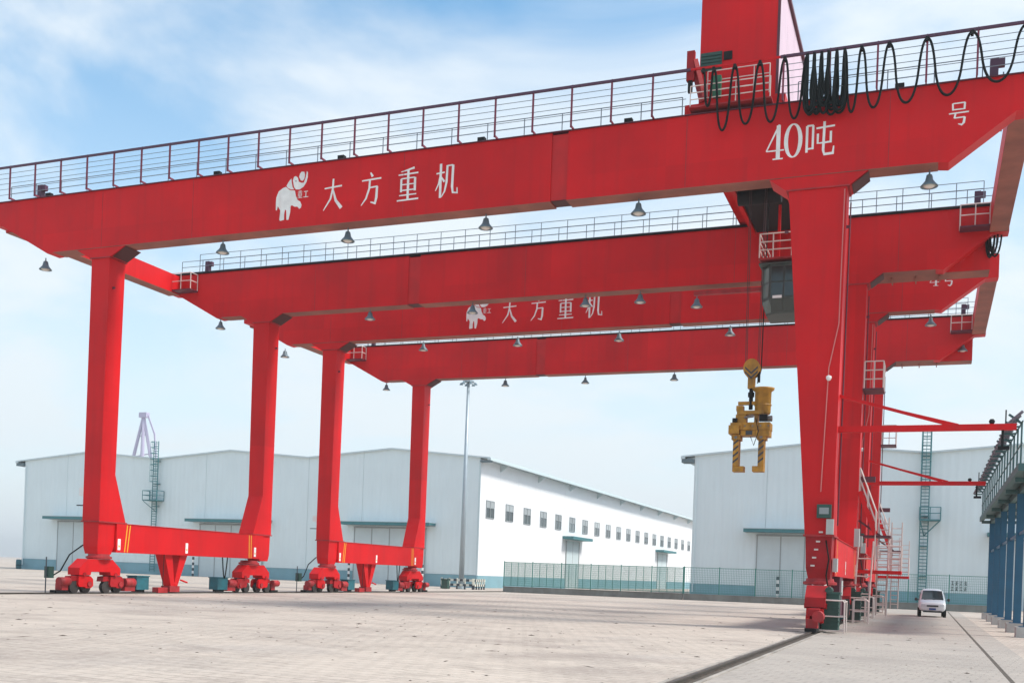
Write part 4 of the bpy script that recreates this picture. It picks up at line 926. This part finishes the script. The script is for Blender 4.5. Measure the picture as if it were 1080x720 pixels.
# ------------------------------------------------------------------ fence in front of the warehouses
FY = 54.5
def fence(x0, x1, step, h, sub, wires, label):
    t = thing('fence', label, 'fence', ((x0 + x1) / 2, FY, 0))
    o = (x0 + x1) / 2
    MB().box(x0 - o, x1 - o, -0.18, 0.18, 0, 0.52).box(x0 - o - 0.03, x1 - o + 0.03, -0.22, 0.22, 0.523, 0.58).build('fence_base', 'kerb_grey', t)
    pm = MB().box(-0.045, 0.045, -0.045, 0.045, 0, h - 0.58).mesh('fence_green', name='post')
    sm = MB().box(-0.02, 0.02, -0.02, 0.02, 0, h - 0.68).mesh('fence_green', name='stile')
    n = int(round((x1 - x0) / step))
    st = (x1 - x0) / n
    for i in range(n + 1): obj('post', pm, t, (x0 - o + st * i, 0, 0.58))
    for i in range(n):
        a = x0 - o + st * i + 0.06; b = x0 - o + st * (i + 1) - 0.06
        mb = MB()
        k = int((b - a) / wires)
        for q in range(1, k): xx = a + (b - a) * q / k; mb.box(xx - 0.010, xx + 0.010, -0.010, 0.010, 0.68, h - 0.12)
        for zz in [0.72 + 0.2 * q for q in range(int((h - 0.8) / 0.2))]: mb.box(a, b, 0.011, 0.023, zz, zz + 0.014)
        p = mb.build('mesh_panel', 'fence_green', t); tag(p, kind='stuff')
        MB().box(a, b, -0.02, 0.02, h - 0.12, h - 0.07).build('top_rail', 'fence_green', t)
        MB().box(a, b, -0.02, 0.02, 0.64, 0.68).build('bottom_rail', 'fence_green', t)
        for q in range(1, sub): obj('stile', sm, t, (a + (b - a) * q / sub, -0.03, 0.62))
    return t
fence(-34.6, -17.0, 2.93, 3.0, 4, 0.05, 'dense green mesh fence on a low wall before the white windowed wall')
fence(-16.9, 8.6, 3.19, 3.05, 1, 0.14, 'thin wire fence on a low wall behind the van and right legs')

# ------------------------------------------------------------------ high mast light, barrier, small box
t = thing('light_mast', 'tall grey floodlight mast between the left crane legs and the white wall', 'light mast', (-42.3, 61.5, 0))
MB().tube([(0, 0, 0.2), (0, 0, 10), (0, 0, 21.9)], [0.30, 0.23, 0.15], 14).build('mast', 'pole_grey', t, True)
MB().lathe([(0.55, 0), (0.55, 0.12), (0.40, 0.16), (0.38, 0.5)], (0, 0, 0), 14).build('base_flange', 'pole_grey', t)
MB().lathe([(0.30, 21.9), (0.6, 21.95), (0.6, 22.1), (0.25, 22.3), (0.05, 22.6)], (0, 0, 0), 14).build('head_ring', 'pole_grey', t)
for k in range(6):
    a = math.pi * 2 * k / 6 + 0.2; dx, dy = math.cos(a), math.sin(a)
    ar = MB().tube([(0.2 * dx, 0.2 * dy, 21.95), (0.72 * dx, 0.72 * dy, 21.85)], 0.05, 5).build('arm', 'pole_grey', t)
    MB().lathe([(0.06, 21.86), (0.15, 21.76), (0.2, 21.66), (0.18, 21.64)], (0.78 * dx, 0.78 * dy, 0), 10).build('floodlight', 'lamp_metal', ar)
def barrier(x0, y0, x1, y1, label):
    L_ = math.hypot(x1 - x0, y1 - y0); t = thing('striped_barrier', label, 'barrier', (x0, y0, 0), 'striped barriers round the mast', math.atan2(y1 - y0, x1 - x0))
    n = 4
    for i in range(n + 1):
        MB().box(L_ * i / n - 0.07, L_ * i / n + 0.07, -0.07, 0.07, 0, 0.45).build('post', 'ink', t)
        MB().box(L_ * i / n - 0.07, L_ * i / n + 0.07, -0.07, 0.07, 0.453, 1.15).build('post', 'barrier_pale', t)
    for z in (0.95, 0.45):
        k = 10
        for i in range(k):
            MB().box(L_ * i / k + 0.003, L_ * (i + 1) / k - 0.003, -0.13, -0.073, z - 0.12, z + 0.12).build('rail_band', 'ink' if (i + (z > 0.6)) % 2 else 'barrier_pale', t)
barrier(-44.0, 60.2, -40.4, 60.2, 'black and pale striped barrier in front of the light mast')
barrier(-40.3, 60.3, -40.3, 63.0, 'striped barrier at the right side of the light mast')
t = thing('mast_control_box', 'small dark teal box standing before the striped barrier', 'box', (-42.6, 58.2, 0))
MB().box(-0.35, 0.35, -0.25, 0.25, 0.08, 0.95).build('body', 'green_box', t); MB().box(-0.40, 0.40, -0.30, 0.30, 0.953, 1.02).build('lid', 'green_box', t)
MB().box(-0.3, 0.3, -0.2, 0.2, 0.0, 0.077).build('plinth', 'kerb_grey', t)
t = thing('corner_tank', 'small dark drum at the far left corner of the warehouse', 'drum', (-115.0, 71.6, 0))
MB().lathe([(0.30, 0), (0.36, 0.1), (0.36, 1.2), (0.28, 1.32), (0.05, 1.36)], (0, 0, 0), 12).build('body', 'teal_box', t, True)
MB().lathe([(0.375, 0.5), (0.385, 0.55), (0.375, 0.6)], (0, 0, 0), 12, cap=False).build('hoop', 'black', t)

# ------------------------------------------------------------------ power gallery on blue columns, right
t = thing('power_gallery', 'green walkway with power rails on dark blue columns at the right edge', 'walkway', (7.4, 20, 0))
ys = [4.6, 9.9, 15.3, 20.9, 26.3, 31.9]
for y in ys:
    c = MB().box(-0.15, 0.15, y - 20 - 0.15, y - 20 - 0.12, 0.42, 6.0).box(-0.15, 0.15, y - 20 + 0.12, y - 20 + 0.15, 0.42, 6.0).box(-0.03, 0.03, y - 20 - 0.12, y - 20 + 0.12, 0.42, 6.0).build('column', 'blue_col', t)
    MB().box(-0.30, 0.30, y - 20 - 0.28, y - 20 + 0.28, 0.404, 0.43).build('base_plate', 'blue_col', c)
    MB().box(-0.42, 0.42, y - 20 - 0.42, y - 20 + 0.42, -0.05, 0.40).build('footing', 'concrete', c)
    MB().box(-0.62, 1.4, y - 20 - 0.09, y - 20 + 0.09, 6.003, 6.18).build('cross_beam', 'gallery_green', c)
MB().box(-0.05, 0.05, -17, 12.5, 4.2, 4.32).build('side_girt', 'blue_col', t)
MB().box(-0.70, -0.50, -18, 13, 6.18, 6.46).build('edge_beam', 'gallery_green', t)
MB().box(-0.497, 1.4, -18, 13, 6.36, 6.42).build('walkway_deck', 'gallery_green', t)
MB().box(-0.10, 0.10, -18, 13, 6.003, 6.30).build('long_beam', 'gallery_green', t)
k = 0
pm = MB().box(-0.03, 0.03, -0.03, 0.03, 0, 1.55).mesh('gallery_green', name='post')
bm_ = MB().bar((0, 0, 1.5), (-0.45, 0, 1.85), 0.06, 0.08).box(-0.5, -0.05, -0.03, 0.03, 1.35, 1.42).mesh('gallery_green', name='bracket')
for i in range(17):
    y = -17.6 + 1.85 * i
    p = obj('post', pm, t, (-0.60, y, 6.46)); obj('bracket', bm_, p)
MB().tube([(-0.6, -18, 8.0), (-0.6, 13, 8.0)], 0.03, 5).tube([(-0.6, -18, 7.2), (-0.6, 13, 7.2)], 0.025, 5).build('handrail', 'gallery_green', t)
for i in range(4):
    MB().box(-1.10 + 0.13 * i, -1.04 + 0.13 * i, -18, 13, 7.90 + 0.12 * i, 7.97 + 0.12 * i).build('power_rail', 'busbar', t)
im = MB().box(-0.62, 0.02, -0.05, 0.05, -0.06, 0.0).mesh('busbar', name='insulator_clip')
for i in range(31):
    c = obj('insulator_clip', MB().bar((-1.14, 0, 7.88), (-0.6, 0, 8.38), 0.16, 0.10).mesh('busbar', name='insulator_clip') if i == 0 else im2, t, (0, -17.8 + 1.0 * i, 0))
    im2 = c.data

# ------------------------------------------------------------------ van
V = thing('parked_van', 'small white minivan parked facing the camera right of the crane legs', 'van', (4.08, 30.6, 0), None, R(1.5))
secs = [  # y, half widths and heights: bottom, mid, belt, shoulder, top
    (0.00, .60, .42, .66, .55, .64, .74, .56, .80, .30, .82),
    (0.10, .70, .30, .77, .55, .76, .80, .66, .90, .35, .92),
    (0.40, .74, .28, .80, .60, .79, .92, .70, 1.00, .36, 1.03),
    (0.62, .75, .28, .80, .62, .79, .98, .73, 1.07, .38, 1.11),
    (1.35, .75, .28, .81, .62, .80, 1.02, .68, 1.60, .40, 1.70),
    (1.75, .75, .28, .81, .62, .80, 1.03, .68, 1.70, .42, 1.79),
    (2.70, .75, .28, .81, .62, .80, 1.03, .68, 1.72, .42, 1.81),
    (3.55, .75, .30, .81, .62, .80, 1.03, .67, 1.68, .42, 1.77),
    (3.75, .70, .34, .78, .62, .77, 1.03, .64, 1.60, .38, 1.70)]
mb = MB(); vs = []; fs_ = []
for s in secs:
    y = s[0]; half = [(s[1], s[2]), (s[3], s[4]), (s[5], s[6]), (s[7], s[8]), (s[9], s[10])]
    ring = [(x, y, z) for x, z in half] + [(-x, y, z) for x, z in half[::-1]]
    vs += ring
nr = 10
for k in range(len(secs) - 1):
    for i in range(nr): j = (i + 1) % nr; fs_.append((k * nr + i, k * nr + j, k * nr + nr + j, k * nr + nr + i))
fs_ += [tuple(range(nr))[::-1], tuple(range((len(secs) - 1) * nr, len(secs) * nr))]
body = recalc(mb.add(vs, fs_).build('body', 'van_white', V, True)); body.data.polygons.foreach_set('use_smooth', [True] * len(body.data.polygons))
md = body.modifiers.new('sub', 'SUBSURF'); md.levels = 2; md.render_levels = 2
MB().add([(-.66, .60, 1.10), (.66, .60, 1.10), (.56, 1.26, 1.66), (-.56, 1.26, 1.66), (0, .56, 1.12), (0, 1.22, 1.68)], [(0, 4, 5, 3), (4, 1, 2, 5)]).build('windscreen', 'van_glass', V, True)
for s in (-1, 1):
    for y0, y1 in ((1.35, 2.15), (2.22, 2.95), (3.0, 3.5)):
        recalc(MB().add([(s * .815, y0, 1.05), (s * .815, y1, 1.05), (s * .725, y1, 1.58), (s * .725, y0 + 0.1, 1.58)], [(0, 1, 2, 3)]).build('side_window', 'van_glass', V))
    MB().hexa([(s * .40, -.012, .68), (s * .66, .03, .66), (s * .70, .16, .66), (s * .42, .10, .66)], [(s * .42, .0, .80), (s * .66, .05, .82), (s * .71, .22, .84), (s * .44, .12, .82)]).build('headlight', 'van_lamp', V)
    mr = MB().lathe([(.05, -.09), (.09, -.05), (.09, .06), (.05, .10)], (s * .96, .95, 1.10), 8).bar((s * .78, 1.0, 1.06), (s * .92, .95, 1.08), .04, .04).build('mirror', 'van_trim', V, True)
    for y in (.62, 3.05):
        wl = MB().tube([(s * .64, y, .29), (s * .82, y, .29)], .29, 20).build('wheel', 'rubber', V)
        MB().tube([(s * .80, y, .29), (s * .828, y, .29)], .18, 14).build('rim', 'steel', wl)
MB().box(-.34, .34, -.03, .06, .66, .76).build('grille', 'van_trim', V)
MB().box(-.55, .55, -.02, .2, .30, .40).build('lower_grille', 'van_trim', V)
MB().box(-.20, .20, -.045, .0, .46, .57).build('number_plate', 'plate_blue', V)
MB().tube([(-.5, .55, 1.10), (-.05, .60, 1.16)], .012, 4).tube([(0.0, .55, 1.10), (.45, .60, 1.16)], .012, 4).build('wiper', 'van_trim', V)

# ------------------------------------------------------------------ distant jib tower above the roofs
t = thing('harbour_crane_mast', 'hazy lavender steel mast of a distant crane above the left warehouse roof', 'crane mast', (-293, 300, 0))
top = (0, 0, 60.5)
for q in ((-14, -2, 0), (12, 4, 0), (-3, 3, 0), (4, -4, 0)):
    MB().tube([q, top], [1.0, 0.55], 6).build('mast_leg', 'tower_far', t)
MB().box(-1.6, 2.2, -1, 1, 59.6, 61.6).build('mast_head', 'tower_far', t)
MB().bar((2, 0, 61), (5.0, 1, 53), 0.6, 0.6).bar((5, 1, 53), (7.5, 2.5, 22), 0.5, 0.5).build('back_stay', 'tower_far', t)
for z, wq in ((52, 3.1), (44, 5)): MB().bar((-wq * 0.65, 0, z), (wq * 0.55, 0.5, z + 1.0), 0.35, 0.35).build('cross_brace', 'tower_far', t)

# ------------------------------------------------------------------ litter on the paving
rnd = random.Random(3); mb = MB()
for i in range(700):
    x = rnd.uniform(-36, 6); y = rnd.uniform(-26, 20)
    if y > 0 and rnd.random() < 0.5: continue
    s = rnd.uniform(0.02, 0.065) * (2.4 if rnd.random() < 0.12 else 1); a = rnd.uniform(0, 3.14); e = rnd.uniform(0.3, 1.0)
    ca, sa = math.cos(a) * s, math.sin(a) * s
    mb.add([(x - ca, y - sa, 0.002), (x + sa * e, y - ca * e, 0.002), (x + ca, y + sa, 0.002), (x - sa * e, y + ca * e, 0.002), (x, y, 0.004 + s * 0.16)], [(0, 1, 4), (1, 2, 4), (2, 3, 4), (3, 0, 4)])
for i in range(110):
    x = rnd.uniform(-34, 5); y = rnd.uniform(-25, 10); a = rnd.uniform(0, 3.14); l = rnd.uniform(0.06, 0.22); q = rnd.uniform(0.006, 0.014)
    ca, sa = math.cos(a), math.sin(a)
    mb.add([(x - ca * l, y - sa * l, 0.002), (x + sa * q, y - ca * q, 0.004), (x + ca * l, y + sa * l, 0.012), (x - sa * q, y + ca * q, 0.016)], [(0, 1, 2), (0, 2, 3), (0, 3, 1), (1, 3, 2)])
tag(mb.build('litter', 'debris'), 'small dark stones and leaf litter scattered over the pale paving', 'litter', kind='stuff')

# ------------------------------------------------------------------ thin haze over the yard
hzm = bpy.data.materials.new('haze'); hzm.use_nodes = True; ht = hzm.node_tree; ht.nodes.clear()
ho = ht.nodes.new('ShaderNodeOutputMaterial'); pv = ht.nodes.new('ShaderNodeVolumePrincipled'); ht.links.new(pv.outputs[0], ho.inputs['Volume'])
pv.inputs['Color'].default_value = (0.95, 0.985, 1.0, 1); pv.inputs['Density'].default_value = 0.00042; pv.inputs['Anisotropy'].default_value = 0.2
M['haze'] = hzm
tag(MB().box(-4100, 4100, -700, 6100, -1.0, 70.0).build('haze', 'haze'), 'thin pale haze over the whole yard', 'haze', kind='stuff')
